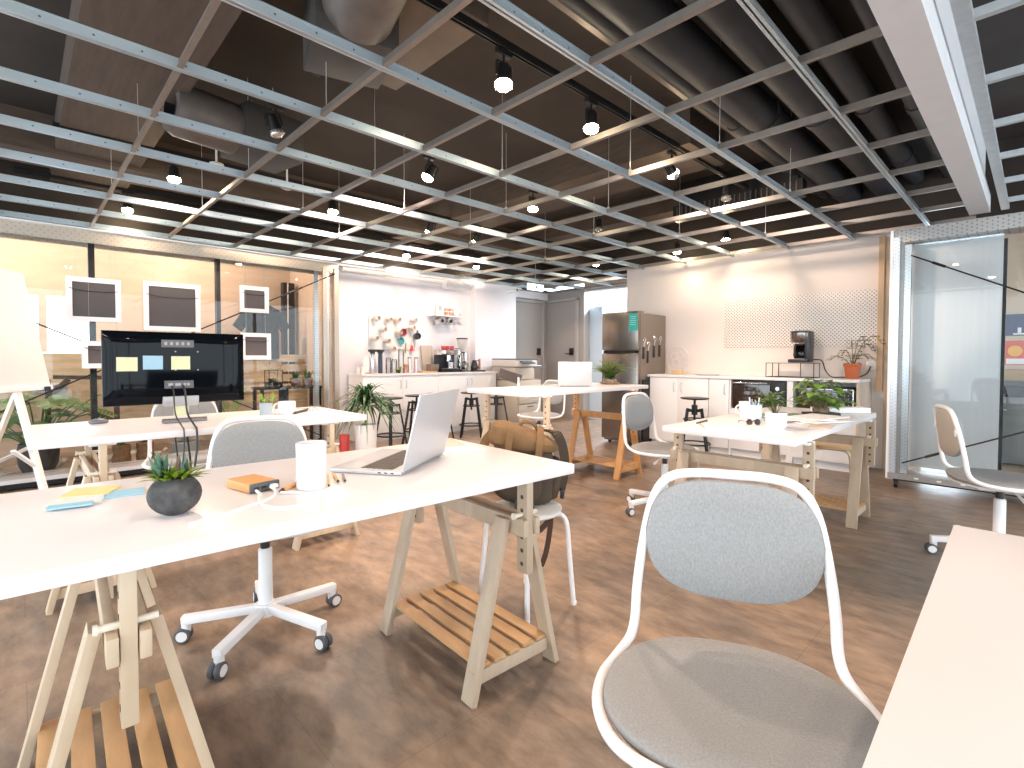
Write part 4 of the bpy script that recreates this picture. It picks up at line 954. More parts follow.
# glimpse through the far opening
o = bpy.data.objects.new('door_3', None); COL.objects.link(o); o.location = (7.62, 5.68, 0); struct(o)
MB().box((0, 0, 1.03), (.04, .36, 2.06)).build('door_leaf', mat('pale_blue_door', (.60, .74, .88), .4), o)

t = thing('added_ceiling_lamp', 'unseen cool white lamp added in the corridor beyond the far opening', 'lamp', (8.1, 5.3, 2.62))  # added out of sight to brighten the pale blue door
MB().lathe([(0, .05), (.12, .05), (.13, .03), (.12, .0), (0, -.005)], 24).rod((0, 0, .05), (0, 0, .42), .01, 8).build('diffuser', mat('cool_diffuser', (.9, .95, 1), .4, emit=(.8, .92, 1.), estr=12.), t)
L = bpy.data.lights.new('corridor', 'POINT'); L.energy = 130; L.color = (.78, .90, 1.); L.shadow_soft_size = .12; lo = bpy.data.objects.new('lamp_light', L); COL.objects.link(lo); lo.parent = t; lo.location = (0, 0, -.15)
# ================================================================== FRIDGE
f = thing('refrigerator', 'tall two-door stainless refrigerator left of the oven counter', 'refrigerator', (5.93, 3.765, 0))
SIDE = mat('fridge_side', (.25, .20, .16), .4, .35)
MB().box((.02, 0, .86), (.62, .55, 1.66), bev=.012).build('cabinet', SIDE, f)
up = MB().box((-.325, 0, 1.465), (.06, .55, .49), bev=.014).build('upper_door', STEEL, f); lo = MB().box((-.325, 0, .625), (.06, .55, 1.12), bev=.014).build('lower_door', STEEL, f)
MB().box((-.36, 0, 1.203), (.03, .46, .035), bev=.012).build('handle_bar', BLACK, f); MB().box((-.32, 0, 1.2), (.03, .53, .025)).build('gap', BLACK, f)
m = MB()
for sx in (-.26, .28):
    for sy in (-.2, .2): m.cyl((sx, sy, 0), .022, .035, 12)
m.build('foot', BLACK, f); m = MB(); m.box((-.25, .0, 1.705), (.14, .5, .03), bev=.006); m.build('hinge_cover', SIDE, f)
t = thing('teal_flyer', 'teal card stuck to the upper door of the refrigerator', 'card', (5.573, 3.56, 1.575)); MB().box((0, 0, 0), (.004, .125, .22)).build('card', mat('teal_card', (.03, .38, .34), .6), t)
m = MB()
for q in range(5): m.box((-.003, .0, .07 - q * .025), (.002, .09 - .02 * (q % 2), .008))
m.build('printed_lines', mat('teal_print', (.35, .70, .66), .6), t)
GR = 'bottle openers on the fridge side'
for i, (x, z) in enumerate(((5.70, 1.24), (5.80, 1.19), (5.95, 1.26), (6.09, 1.27))):
    t = thing('magnetic_opener', ('first', 'second', 'third', 'fourth')[i] + ' black-handled steel opener from the left on the refrigerator\'s side', 'opener', (x, 3.4835, z), 0, GR)
    MB().bar((0, 0, -.10), (0, 0, .02), .030, .012, side=(1, 0, 0), bev=.004).build('handle', BPLAST, t)
    m = MB(); m.bar((0, 0, .02), (.012, 0, .065), .016, .006, side=(1, 0, 0)); m.tube([(.012 + .02 * math.cos(a), 0, .085 + .022 * math.sin(a)) for a in [R(q * 36) for q in range(10)]], .006, 6, closed=True); m.build('steel_head', CHROME, t)
    t.scale = (1.35, 1, 1.3)
tag(MB().box((0, 0, .30), (.38, .05, .60), bev=.006).build('black_folded_rack', BLACK, None, loc=(5.95, 3.445, .31)), 'black folded rack slotted between the refrigerator and the white counter', 'rack') if False else None
t = thing('trolley', 'black slim cart wedged between the refrigerator and the oven counter', 'cart', (5.86, 3.468, 0))
MB().box((0, 0, .46), (.40, .026, .78), bev=.006).build('body', BLACK, t); MB().box((-.03, 0, .05), (.52, .03, .05), bev=.004).build('base', BLACK, t)

# ================================================================== OVEN COUNTER ON THE RIGHT WALL
GA = 'white cabinets of the oven counter'
cabinet('base_cabinet', 'white two-door cabinet next to the refrigerator, behind the lone bar stool', 5.80, 6.278, 2.68, 3.452, .885, 2, face='x')
cabinet('base_cabinet', 'narrow white one-door cabinet left of the oven', 5.80, 6.278, 2.44, 2.676, .885, 1, face='x')
ov = thing('oven_cabinet', 'white cabinet housing with a drawer beneath the black oven', 'cabinet', (6.04, 2.12, 0))
m = MB(); m.box((0, .305, .4425), (.478, .018, .885)); m.box((0, -.305, .4425), (.478, .03, .885)); m.box((.0, 0, .545), (.478, .60, .02)); m.box((.225, 0, .445), (.02, .6, .88)); m.box((.025, 0, .045), (.42, .6, .09)); m.build('carcass', WHITE, ov)
MB().box((-.231, 0, .32), (.018, .60, .44), bev=.002).build('drawer_front', WHITE, ov); MB().box((-.25, 0, .48), (.02, .2, .012)).build('handle', GALV, ov)
o = thing('oven', 'black built-in oven with glass front in the right counter', 'oven', (6.03, 2.12, .557))
MB().box((.0, 0, .16), (.42, .575, .32), bev=.004).build('body', BPLAST, o); MB().box((-.222, .08, .155), (.016, .40, .26), bev=.003).build('glass_door', mat('oven_glass', (.035, .022, .015), .08, spec=.8), o)
MB().rod((-.25, -.10, .292), (-.25, .27, .292), .010, 10).build('handle', CHROME, o); MB().box((-.222, -.20, .16), (.012, .15, .30), bev=.003).build('control_panel', BLACK, o)
for z in (.24, .15, .06): MB().cyl((0, 0, 0), .022, .02, 18, Matrix.Translation((-.228, -.20, z)) @ Matrix.Rotation(R(-90), 4, 'Y')).build('knob', CHROME, o)
mc = thing('microwave_cabinet', 'white open cabinet with pale wood end panel holding the black microwave', 'cabinet', (6.04, 1.495, 0))
m = MB(); m.box((0, .292, .4425), (.478, .03, .885)); m.box((0, 0, .545), (.478, .58, .02)); m.box((.225, 0, .445), (.02, .6, .88)); m.box((.025, 0, .045), (.42, .58, .09)); m.build('carcass', WHITE, mc)
MB().box((0, -.296, .4425), (.478, .028, .885)).build('end_panel', mat('bleached_oak', (.68, .57, .46), .55, col2=(.58, .47, .36), nscale=4, stretch=(5, 5, .5)), mc)
MB().box((-.231, .143, .31), (.018, .284, .44), bev=.002).build('door', WHITE, mc); MB().box((-.231, -.143, .31), (.018, .284, .44), bev=.002).build('door', WHITE, mc)
o = thing('microwave', 'black microwave in the open niche at the right end of the counter', 'microwave', (6.03, 1.495, .556))
MB().box((.02, 0, .135), (.36, .51, .27), bev=.008).build('body', BPLAST, o); MB().box((-.163, .07, .14), (.012, .34, .22), bev=.004).build('glass_door', mat('oven_glass', (.035, .022, .015), .08, spec=.8), o)
m = MB(); m.box((-.172, .07, .252), (.006, .35, .008)); m.box((-.172, -.105, .14), (.006, .008, .23)); m.box((-.172, -.245, .14), (.006, .008, .23)); m.box((-.172, -.175, .255), (.006, .14, .006)); m.build('silver_trim', CHROME, o); MB().box((-.163, -.175, .14), (.010, .12, .22)).build('control_panel', BLACK, o)
m = MB()
for r_ in range(5):
    for c_ in range(3): m.cyl((0, 0, 0), .006, .003, 8, Matrix.Translation((-.168, -.14 - c_ * .033, .07 + r_ * .032)) @ Matrix.Rotation(R(-90), 4, 'Y'))
m.build('buttons', GALVD, o)
tag(MB().box((6.03, 2.331, .901), (.50, 2.292, .03), bev=.003).build('worktop', WHITE), 'long white worktop of the oven counter along the right wall', 'worktop')
ZR = .9165
tag(MB().box((0, 0, 0), (.012, 1.585, .575), bev=.003).build('pegboard', dots_mat('cream_pegboard', (.84, .80, .76), (.36, .24, .15), .038, .0078, (1, 2), .45, off=True), None, loc=(6.273, 1.915, 1.54)), 'long bare white pegboard on the right wall above the ovens', 'pegboard')
t = thing('power_socket', 'white wall socket behind the red-potted plant', 'socket', (6.275, 1.19, 1.05)); MB().box((0, 0, 0), (.012, .085, .085), bev=.003).build('plate', WPLAST, t); MB().cyl((0, 0, 0), .02, .003, 16, Matrix.Translation((-.0055, 0, 0)) @ Matrix.Rotation(R(-90), 4, 'Y')).build('socket_face', PAPER, t)
# coffee maker on a wire stand
t = thing('wire_stand', 'black wire box frame on the worktop carrying the coffee maker', 'stand', (6.02, 1.85, ZR))
m = MB(); hx, hy, hz = .10, .235, .155
for z in (.004, hz):
    m.bar((-hx, -hy, z), (hx, -hy, z), .007, .007, side=(0, 0, 1)); m.bar((-hx, hy, z), (hx, hy, z), .007, .007, side=(0, 0, 1)); m.bar((-hx, -hy, z), (-hx, hy, z), .007, .007, side=(0, 0, 1)); m.bar((hx, -hy, z), (hx, hy, z), .007, .007, side=(0, 0, 1))
for x in (-hx, hx):
    for y in ((-hy, -.11, .105, hy) if x < 0 else (-hy, hy)): m.bar((x, y, 0), (x, y, hz), .007, .007)
m.build('wire_frame', BLACK, t); MB().box((0, 0, hz + .003), (.2, .47, .006)).build('shelf_plate', WMETAL, t)
cm = thing('coffee_maker', 'black and steel filter coffee maker standing on the wire box frame', 'coffee maker', (6.02, 1.77, ZR + .162))
Z90 = Matrix.Rotation(0, 4, 'Z')
MB().box((0, 0, .018), (.22, .19, .036), bev=.012).build('base', BPLAST, cm); MB().box((.02, -.075, .17), (.16, .05, .32), bev=.012).build('water_tank', BPLAST, cm)
MB().lathe([(0, .21), (.085, .21), (.098, .23), (.10, .315), (.092, .318), (0, .318)], 28).build('filter_basket', STEEL, cm); MB().lathe([(0, .318), (.10, .318), (.10, .332), (.07, .34), (0, .34)], 28).build('lid', BPLAST, cm)
MB().lathe([(0, .04), (.062, .04), (.074, .08), (.066, .14), (.045, .185), (.042, .185), (.063, .14), (.07, .08), (.058, .045), (0, .045)], 24).build('carafe', glass('dark_carafe', (.30, .24, .22)), cm)
MB().lathe([(0, .186), (.05, .186), (.05, .2), (0, .205)], 20).build('carafe_lid', BPLAST, cm); MB().tube(spline([(-.045, .02, .19), (-.095, .03, .18), (-.10, .03, .10), (-.07, .02, .07)], 4), .009, 8).build('carafe_handle', BPLAST, cm)
m = MB(); q0 = V((6.02, 1.77, ZR + .162)); m.tube(spline([V(p) - q0 for p in [(6.10, 1.70, ZR + .19), (6.12, 1.60, ZR + .185), (6.12, 1.56, ZR + .08), (6.11, 1.50, ZR + .014), (6.10, 1.40, ZR + .012), (6.2, 1.30, ZR + .010), (6.24, 1.22, ZR + .05), (6.263, 1.19, ZR + .125)]], 6), .006, 8); m.build('power_cord', BPLAST, cm)
def wispy(m):
    for (a, L, h) in ((1.5, .20, .10), (2.2, .10, .16), (-1.3, .16, .22), (-1.6, .24, .30), (-1.2, .10, .30), (.4, .08, .26), (3.4, .12, .12), (-1.8, .14, .12)):
        pts = spline([(0, 0, .10), (math.cos(a) * L * .3, math.sin(a) * L * .3, .12 + h * .7), (math.cos(a) * L * .7, math.sin(a) * L * .7, .13 + h), (math.cos(a) * L, math.sin(a) * L, .11 + h * .8)], 5)
        m.tube(pts, .003, 5)
        for q in range(3, len(pts), 2):
            for sg in (-1, 1): m.leaf(pts[q], (math.cos(a + sg * 1.2), math.sin(a + sg * 1.2), .3), .07, .034, .4, 4)
pot_plant('potted_plant', 'wispy olive plant in a red plastic pot at the right end of the worktop', 'potted plant', (6.04, 1.30, ZR), [(0, 0), (.058, 0), (.072, .125), (.080, .128), (.080, .155), (.072, .155), (.068, .12), (0, .12)], TERRA, wispy, mat('olive_leaf', (.22, .20, .06), .5, noise=.4), (.07, .14))
MB_ = MB().lathe([(0, 0), (.085, 0), (.09, .015), (.085, .015), (.08, .005), (0, .005)], 24)
lp = thing('ring_lamp', 'round clear ring lamp on a small wooden block, near the refrigerator', 'lamp', (6.08, 3.22, ZR))
MB().box((0, 0, .025), (.06, .15, .05), bev=.004).build('wooden_base', wood('light_beech', (.72, .50, .28), (.6, .4, .2)), lp)
MB().tube([(0, .15 * math.cos(a), .20 + .15 * math.sin(a)) for a in [R(q * 9) for q in range(40)]], .005, 8, closed=True).build('ring', mat('clear_acrylic_edge', (.72, .66, .62), .2), lp)
MB().lathe([(0, -.002), (.146, -.002), (.146, .002), (0, .002)], 36, Matrix.Translation((0, 0, .20)) @ Matrix.Rotation(R(90), 4, 'Y')).build('acrylic_disc', GLASS, lp)
m = MB()
for q in range(3):
    m.tube([(-.005, .05 * math.cos(a) + (.04, -.03, .02)[q], .20 + .045 * math.sin(a) + (.03, .04, -.05)[q]) for a in [R(k * 20) for k in range(18)]], .002, 5, closed=True)
m.build('etched_lines', PAPER, lp)
tag(MB().lathe([(0, 0), (.13, 0), (.15, .008), (.148, .011), (.128, .005), (0, .005)], 30).build('flat_plate', mat('plate_grey', (.55, .52, .50), .4), None, loc=(6.03, 2.80, ZR)), 'flat pale plate on the worktop left of the wire frame', 'plate')

# ================================================================== THINGS ON THE FRONT TABLE (T1)
H1 = .7505
def note(lab, c, z, w, h, rz, col, nm='sticky_note', tilt=0., group=None, curl=.25, stack=.003):
    t = MB()
    t.box((0, 0, stack / 2), (w, h, stack))
    o = t.build(nm, mat('note_' + col, {'yellow': (.80, .72, .34), 'blue': (.35, .62, .78), 'pale': (.72, .80, .80)}[col], .8), None, loc=(c[0], c[1], z), rz=rz)
    return tag(o, lab, 'sticky note', group)
note('yellow sticky note pad on the front table, nearest its left end', (.135, 1.79), H1, .105, .105, R(-22), 'yellow', stack=.005)
note('pale blue-green sticky note under the yellow pad on the front table', (.10, 1.70), H1, .11, .09, R(-12), 'pale')
note('blue sticky note in front of the yellow pad on the front table', (.085, 1.645), H1 + .0032, .085, .035, R(-10), 'blue', stack=.004)
note('blue sticky note between the yellow pad and the ball planter', (.20, 1.715), H1, .085, .075, R(-8), 'blue')
b = thing('ball_planter', 'dark charcoal ball planter with a leafy succulent on the front table', 'planter', (.260, 1.415, H1))
BALL = mat('charcoal_stone', (.10, .095, .095), .85, noise=.8, nscale=28, bump=.4, detail=8.)
pf = [(0, 0), (.020, 0)]
for q in range(1, 12):
    a = -math.pi / 2 + .38 + q * (math.pi - .76) / 12; pf.append((.0555 * math.cos(a), .046 + .048 * math.sin(a)))
pf += [(.033, .087), (.028, .083), (.026, .076), (0, .076)]
MB().lathe(pf, 32).build('ball_pot', BALL, b)
m = MB()
for _ in range(95):
    a = random.uniform(0, 6.283); r = random.uniform(.008, .036); u = random.uniform(-.1, .9)
    m.leaf((math.cos(a) * r, math.sin(a) * r, .083 + (.036 - r) * .3), (math.cos(a), math.sin(a), .25 + u * .8), random.uniform(.030, .056), .014, .15, 4)
m.build('succulent_rosettes', mat('succulent_lime', (.30, .45, .04), .4, noise=.55, nscale=40), b, ang=180)
m = MB()
for (dx, dy, L) in ((-.026, .004, .075), (-.018, .008, .085), (-.030, -.004, .06), (-.010, .004, .070), (-.02, -.006, .065), (.012, .010, .062), (.020, .006, .055), (.016, -.004, .05)):
    for q in range(3): m.leaf((dx, dy, .08), (dx * 12 + random.uniform(-.35, .35), random.uniform(-.4, .4), 1.3), L * random.uniform(.8, 1.1), .013, -.05 + .1 * q, 5, .3, roll=random.uniform(-.6, .6))
m.build('tall_leaves', LEAFB, b, ang=180)
m = MB(); m.leaf((.016, 0, .085), (.6, -.1, 1), .05, .010, .1, 5); m.leaf((.004, 0, .085), (.1, .1, 1), .06, .010, .1, 5); m.build('dry_leaves', mat('dry_leaf', (.20, .10, .07), .6), b, ang=180)
pb = thing('power_bank', 'orange power bank with dark end and plugged cables on the front table', 'power bank', (.470, 1.535, H1), R(12))
MB().box((0, .006, .0135), (.085, .125, .025), bev=.007).build('body', mat('orange_shell', (.72, .36, .12), .5), pb); MB().box((0, -.057, .0135), (.083, .010, .025), bev=.003).build('dark_end', mat('dark_end', (.07, .075, .085), .4), pb)
m = MB(); m.box((-.026, -.0625, .0135), (.013, .002, .006)); m.box((-.005, -.0625, .0135), (.013, .002, .006)); m.build('port', BLACK, pb); m = MB(); m.box((.020, -.070, .0135), (.016, .018, .010), bev=.002); m.build('plug', WPLAST, pb)
pts = [(.492, 1.463, .764), (.495, 1.435, .758), (.465, 1.38, .7545), (.40, 1.345, .7535), (.33, 1.312, .7535), (.262, 1.285, .7535)]
tag(MB().tube(spline(pts, 6), .0042, 8).build('charging_cable', WPLAST), 'white charging cable running from the power bank toward the front table edge', 'cable')
pts = [(.452, 1.455, .762), (.455, 1.43, .757), (.440, 1.395, .7575), (.43, 1.33, .7535), (.46, 1.27, .7535), (.53, 1.275, .7535), (.565, 1.32, .7535), (.545, 1.38, .7535), (.50, 1.41, .7575)]
tag(MB().tube(spline(pts, 6), .0036, 8).build('looped_cable', WPLAST), 'white cable lying in a loop beside the power bank', 'cable')
mg = thing('tall_mug', 'tall white mug at the middle of the front table, by the power bank', 'mug', (.590, 1.425, H1))
MB().lathe([(0, 0), (.036, 0), (.040, .006), (.041, .13), (.0375, .13), (.036, .012), (0, .010)], 32).build('cup', CERAM, mg)
def pencil(lab, a, b_, z, r, m1, nm='pencil', tipm=None, cat='pencil'):
    a, b_ = V((*a, z + r)), V((*b_, z + r)); d = (b_ - a).normalized()
    t = thing(nm, lab, cat, (0, 0, 0)); t.location = a
    MB().tube([V((0, 0, 0)), b_ - a], r, 6).build('barrel', m1, t); MB().tube([V((0, 0, 0)), -d * r * 3.2], [r, r * .2], 8).build('tip', tipm or BPLAST, t)
    return t
PO = mat('pencil_orange', (.72, .36, .12), .45); PYE = mat('pencil_tan', (.70, .50, .25), .45)
pencil('thick orange pencil pointing at the power bank on the front table', (.515, 1.435), (.60, 1.505), H1, .006, PO)
pencil('thin tan pencil right beside the tall white mug', (.632, 1.405), (.685, 1.53), H1, .0035, PYE)
pencil('short tan pencil lying toward the laptop, right of the white mug', (.672, 1.432), (.705, 1.535), H1, .0045, PYE)
pencil('small grey pen stub just left of the laptop keyboard', (.690, 1.424), (.722, 1.505), H1, .004, mat('pen_grey', (.30, .28, .25), .4), 'pen', cat='pen')
def laptop(lab, hx, hy, ang, w, d, z, lid_ang, nm='laptop'):
    """hinge centre at (hx,hy); keyboard side toward local -y; lid_ang from vertical, leaning to +y"""
    t = thing(nm, lab, 'laptop', (hx, hy, z), ang)
    MB().box((0, -d / 2, .007), (w, d, .012), bev=.003).build('base', ALU, t)
    m = MB()
    for r_ in range(6):
        for c_ in range(13): m.box((-w * .40 + c_ * w * .80 / 12, -.05 - r_ * .019, .0138), (w * .80 / 12 - .003, .016, .0016))
    m.build('keyboard', KEYS, t); MB().box((0, -d * .80, .0132), (w * .32, d * .26, .0006)).build('touchpad', mat('touchpad', (.62, .62, .63), .5), t)
    a = lid_ang; dirv = V((0, math.sin(a), math.cos(a))); nv = V((0, math.cos(a), -math.sin(a)))
    c = dirv * (d / 2) + V((0, .004, .012))
    MB().box(c, (w, .006, d), rx=-a, bev=.002).build('lid', ALU, t); MB().box(c - nv * .0034, (w - .012, .001, d - .012), rx=-a).build('screen', mat('screen_off', (.02, .02, .022), .1), t)
    MB().tube([(-w * .42, 0, .010), (w * .42, 0, .010)], .005, 8).build('hinge', GALVD, t)
    m = MB()
    for q in range(3): m.box((w / 2 - .0006, -.03 - q * .022, .007), (.0022, .010, .004))
    for q in range(2): m.box((-w / 2 + .0006, -.03 - q * .022, .007), (.0022, .010, .004))
    m.build('ports', BPLAST, t)
    return t
laptop('open silver laptop on the front table, its lid toward the right', 1.005, 1.475, R(33) + math.pi, .37, .25, H1, R(14)).rotation_euler.z = R(33) + math.pi
pp = thing('notebook', 'thin pale notebook and papers behind the laptop on the front table', 'papers', (1.30, 1.78, H1), R(-20))
MB().box((0, 0, .003), (.15, .20, .006), bev=.001).build('cover', mat('kraft_cover', (.66, .52, .42), .7), pp); MB().box((-.01, -.17, .001), (.22, .17, .002), rz=R(18)).build('sheet', PAPER, pp)
# backpack on the tube stool
bp = thing('backpack', 'brown canvas backpack with straps, sitting on the white tube stool', 'backpack', (1.665, 1.665, .452), R(-44))
bp.scale = (.82, .86, .88); bp.rotation_euler.y = R(7)
CANV = mat('tan_canvas', (.27, .145, .06), .9, noise=.35, nscale=9, bump=.2); CAND = mat('olive_canvas', (.085, .06, .04), .9, noise=.35, nscale=9, bump=.2); WEB = mat('brown_webbing', (.07, .035, .022), .8)
def soft(mb, c, d, e=3.2, n=28, k=14, shear=0., taper=0., lump=.0):
    """superellipsoid bag shape"""
    rings = []
    for i in range(k + 1):
        ph = -math.pi / 2 + math.pi * i / k; z = math.copysign(abs(math.sin(ph)) ** (2 / e), math.sin(ph)); r = abs(math.cos(ph)) ** (2 / e)
        rg = []
        for q in range(n):
            th = 2 * math.pi * q / n
            x = math.copysign(abs(math.cos(th)) ** (2 / e), math.cos(th)) * r; y = math.copysign(abs(math.sin(th)) ** (2 / e), math.sin(th)) * r
            f = 1 - taper * z; lp = 1 + lump * math.sin(th * 5 + z * 4) * math.cos(z * 6 + th)
            rg.append(mb.bm.verts.new((c[0] + d[0] / 2 * x * f * lp + shear * z * d[2] / 2, c[1] + d[1] / 2 * y * f * lp, c[2] + d[2] / 2 * z - (.10 * x * d[0] if z > 0 else 0) * (z > 0))))
        rings.append(rg)
    for A, B in zip(rings, rings[1:]):
        for q in range(n): mb.bm.faces.new((A[q], A[(q + 1) % n], B[(q + 1) % n], B[q]))
    bmesh.ops.remove_doubles(mb.bm, verts=mb.bm.verts[:], dist=1e-5)
m = MB(); soft(m, (0, 0, .18), (.37, .23, .36), 3.4, 36, 18, -.10, .03, .03); m.build('main_body', CAND, bp)
m = MB(); soft(m, (-.02, -.01, .335), (.40, .26, .125), 2.8, 36, 12, -.02, .06, .035); m.build('top_flap', CANV, bp)
m = MB(); soft(m, (-.02, -.125, .135), (.24, .07, .20), 3.2, 24, 12, 0, .04, .03); m.build('front_pocket', CAND, bp)
m = MB(); soft(m, (.175, 0, .15), (.075, .17, .22), 3, 20, 12, 0, .02, .02); m.build('side_pocket', CAND, bp)
def strap(pts, w, th, nm, mt):
    m = MB(); P = spline(pts, 5)
    for a, b_ in zip(P, P[1:]): m.bar(a, b_ + (b_ - a) * .25, w, th, side=(1, 0, 0))
    m.build(nm, mt, bp)
for x in (-.105, .06):
    strap([(x, .02, .405), (x, -.09, .395), (x, -.148, .335), (x, -.158, .26), (x, -.165, .18)], .036, .006, 'flap_strap', CANV)
    MB().box((x, -.170, .20), (.044, .010, .030), bev=.003).build('buckle', mat('bronze', (.25, .16, .08), .4, .8), bp)
strap([(.10, .02, .39), (.155, -.05, .385), (.200, -.06, .31), (.222, -.05, .21), (.215, -.05, .10)], .05, .012, 'shoulder_strap', CAND)
strap([(-.19, -.03, .36), (-.235, -.04, .30), (-.235, -.05, .22), (-.20, -.06, .14)], .05, .010, 'shoulder_strap', CANV)
MB().tube(spline([(-.06, 0, .395), (-.03, -.01, .425), (.02, -.01, .42), (.05, 0, .385)], 5), .010, 8).build('grab_handle', CANV, bp)
strap([(.05, -.15, .06), (.07, -.165, -.01), (.10, -.165, -.09), (.14, -.16, -.06), (.165, -.16, -.02), (.17, -.16, -.10), (.165, -.155, -.20), (.15, -.155, -.265)], .028, .004, 'hanging_webbing', WEB)
strap([(-.02, -.155, .05), (-.01, -.17, -.03), (.03, -.17, -.08), (.08, -.165, -.055)], .03, .004, 'hanging_webbing', CAND)
MB().box((.225, -.06, .085), (.022, .03, .05), bev=.004).build('side_clip', BPLAST, bp)

# ================================================================== THINGS ON THE MONITOR TABLE (T2)
H2 = .7655
tv = thing('monitor', 'big black monitor seen from behind with sticky notes, on the left table', 'monitor', (.63, 3.28, H2))
m = MB(); m.box((0, .012, .296), (.66, .016, .39), bev=.004); m.build('screen_edge', BPLAST, tv)
def backshell(m):
    n, k = 28, 18; g = [[None] * (n + 1) for _ in range(k + 1)]
    for j in range(k + 1):
        for i in range(n + 1):
            u, v = i / n * 2 - 1, j / k * 2 - 1
            q = max(0, 1 - abs(u) ** 5) * max(0, 1 - abs(v) ** 6)
            dep = .004 + .030 * q ** .6 - .007 * math.cos(u * 2.2) * q
            g[j][i] = m.bm.verts.new((u * .327, -dep, .296 + v * .192))
    for j in range(k):
        for i in range(n): m.bm.faces.new((g[j][i], g[j][i + 1], g[j + 1][i + 1], g[j + 1][i]))
m = MB(); backshell(m); m.build('back_shell', mat('gloss_black', (.003, .004, .006), .06, spec=.12), tv)
m = MB(); m.box((-.005, -.033, .207), (.135, .008, .042)); m.build('port_panel', mat('port_grey', (.10, .10, .105), .5), tv)
m = MB()
for x, w_ in ((-.045, .02), (-.011, .026), (.02, .012), (.037, .012)): m.box((x, -.038, .207), (w_, .004, .014))
m.build('sockets', GALVD, tv)
m = MB(); m.box((-.008, -.030, .428), (.15, .004, .04)); m.build('rating_plate', mat('plate_dark', (.13, .13, .135), .6), tv)
m = MB()
for q in range(5): m.box((-.063 + q * .026, -.033, .428), (.012, .002, .016))
m.build('plate_marks', mat('plate_print', (.40, .40, .41), .6), tv)
m = MB(); [m.cyl((0, 0, 0), .004, .003, 8, Matrix.Translation((x, -.031, z)) @ Matrix.Rotation(R(90), 4, 'X')) for x, z in ((-.02, .385), (.085, .385), (-.02, .285), (.085, .285))]; m.build('mount_screws', GALVD, tv)
m = MB(); m.box((.005, -.012, .118), (.17, .03, .05), bev=.004); m.box((.005, -.02, .098), (.15, .02, .02)); m.build('neck_bracket', mat('bracket_grey', (.38, .36, .35), .4, .5), tv)
m = MB(); m.box((.005, -.012, .060), (.165, .008, .10)); m.build('clear_neck', GLASS, tv)
m = MB(); m.rod((-.085, -.03, .012), (.125, -.03, .012), .011, 12); m.box((.02, -.01, .006), (.20, .07, .010), bev=.003); m.build('stand_bar', mat('bar_grey', (.22, .21, .21), .35, .6), tv)
for s_, lb, col, x, z in ((0, 'left pale yellow sticky note on the back of the monitor', 'yellow', -.232, .318), (1, 'blue sticky note on the back of the monitor', 'blue', -.122, .326), (2, 'right yellow sticky note on the back of the monitor', 'yellow', .003, .324), (3, 'yellow sticky note on the clear neck of the monitor', 'yellow', .005, .065)):
    o = MB().box((0, 0, 0), (.088 if s_ < 3 else .07, .002, .072 if s_ < 3 else .06)).build('sticky_note', mat('note_sage', (.66, .68, .42), .8) if col == 'yellow' else mat('note_sky', (.33, .52, .64), .8), None, loc=(.63 + x, 3.28 - (.036 if s_ < 3 else .020), H2 + z)); o.rotation_euler = (R(2), 0, R(1)); tag(o, lb, 'sticky note')
for x0, xa, lb in ((.588, .578, 'left thin black cable hanging from the back of the monitor over the table edge'), (.640, .632, 'right thicker black cable hanging from the back of the monitor over the table edge')):
    pts = [(x0, 3.235, H2 + .20), (x0, 3.19, H2 + .17), (xa, 3.10, H2 + .06), (xa, 2.96, H2 + .012), (xa - .005, 2.888, H2 - .005), (xa - .01, 2.872, H2 - .10), (xa - .025, 2.872, H2 - .22), (xa - .02, 2.95, H2 - .30), (xa, 3.05, H2 - .20), (xa, 3.12, H2 - .048)]
    tag(MB().tube(spline(pts, 6), .0035 if x0 < .60 else .005, 8).build('monitor_cable', BPLAST), lb, 'cable')
ms = thing('computer_mouse', 'dark grey computer mouse at the left end of the monitor table', 'computer mouse', (.30, 3.48, H2), R(-75)); ms.scale = (.8,) * 3
m = MB(); m.ball((0, 0, .012), (.034, .056, .022), 20); bmesh.ops.bisect_plane(m.bm, geom=m.bm.verts[:] + m.bm.edges[:] + m.bm.faces[:], plane_co=(0, 0, .001), plane_no=(0, 0, -1), clear_outer=True); bmesh.ops.holes_fill(m.bm, edges=m.bm.edges[:]); m.build('shell', mat('mouse_shell', (.16, .16, .19), .3), ms); MB().box((0, .034, .030), (.008, .016, .012), bev=.003).build('scroll_wheel', BPLAST, ms)
gp = thing('glass_pot', 'small blue-grey glass with a sprig and dark stick on the monitor table', 'cup', (1.055, 3.20, H2))
MB().lathe([(0, 0), (.034, 0), (.036, .085), (.033, .085), (.031, .006), (0, .005)], 24).build('cup', mat('blue_grey_glaze', (.36, .42, .47), .3), gp); m = MB(); m.rod((.01, 0, .03), (.05, .01, .11), .005, 6); m.build('stick', mat('dark_stick', (.12, .07, .05), .7), gp); m = MB(); bushy(16, .13, .02, .08, 1.3)(m); m.build('sprig', LEAFY, gp, ang=180)
mg = thing('white_mug', 'wide white mug on the monitor table, beside the blue-grey glass', 'mug', (1.205, 3.28, H2), R(150)); mug_mesh(mg, CERAM, .052, .078)
pencil('thick black marker lying right of the wide white mug on the monitor table', (1.24, 3.235), (1.37, 3.37), H2, .008, BPLAST, 'marker', cat='marker')
t = thing('reading_glasses', 'pair of small reading glasses near the right end of the monitor table', 'glasses', (1.41, 3.34, H2), R(20))
m = MB()
for s in (-.03, .03): m.tube([(s + .02 * math.cos(a), 0, .018 + .016 * math.sin(a)) for a in [R(q * 30) for q in range(12)]], .0022, 5, closed=True); m.tube([(s * 1.6, 0, .022), (s * 1.65, .10, .018), (s * 1.5, .12, .004)], .002, 5)
m.rod((-.01, 0, .022), (.01, 0, .022), .002, 5); m.build('frame', GALVD, t)

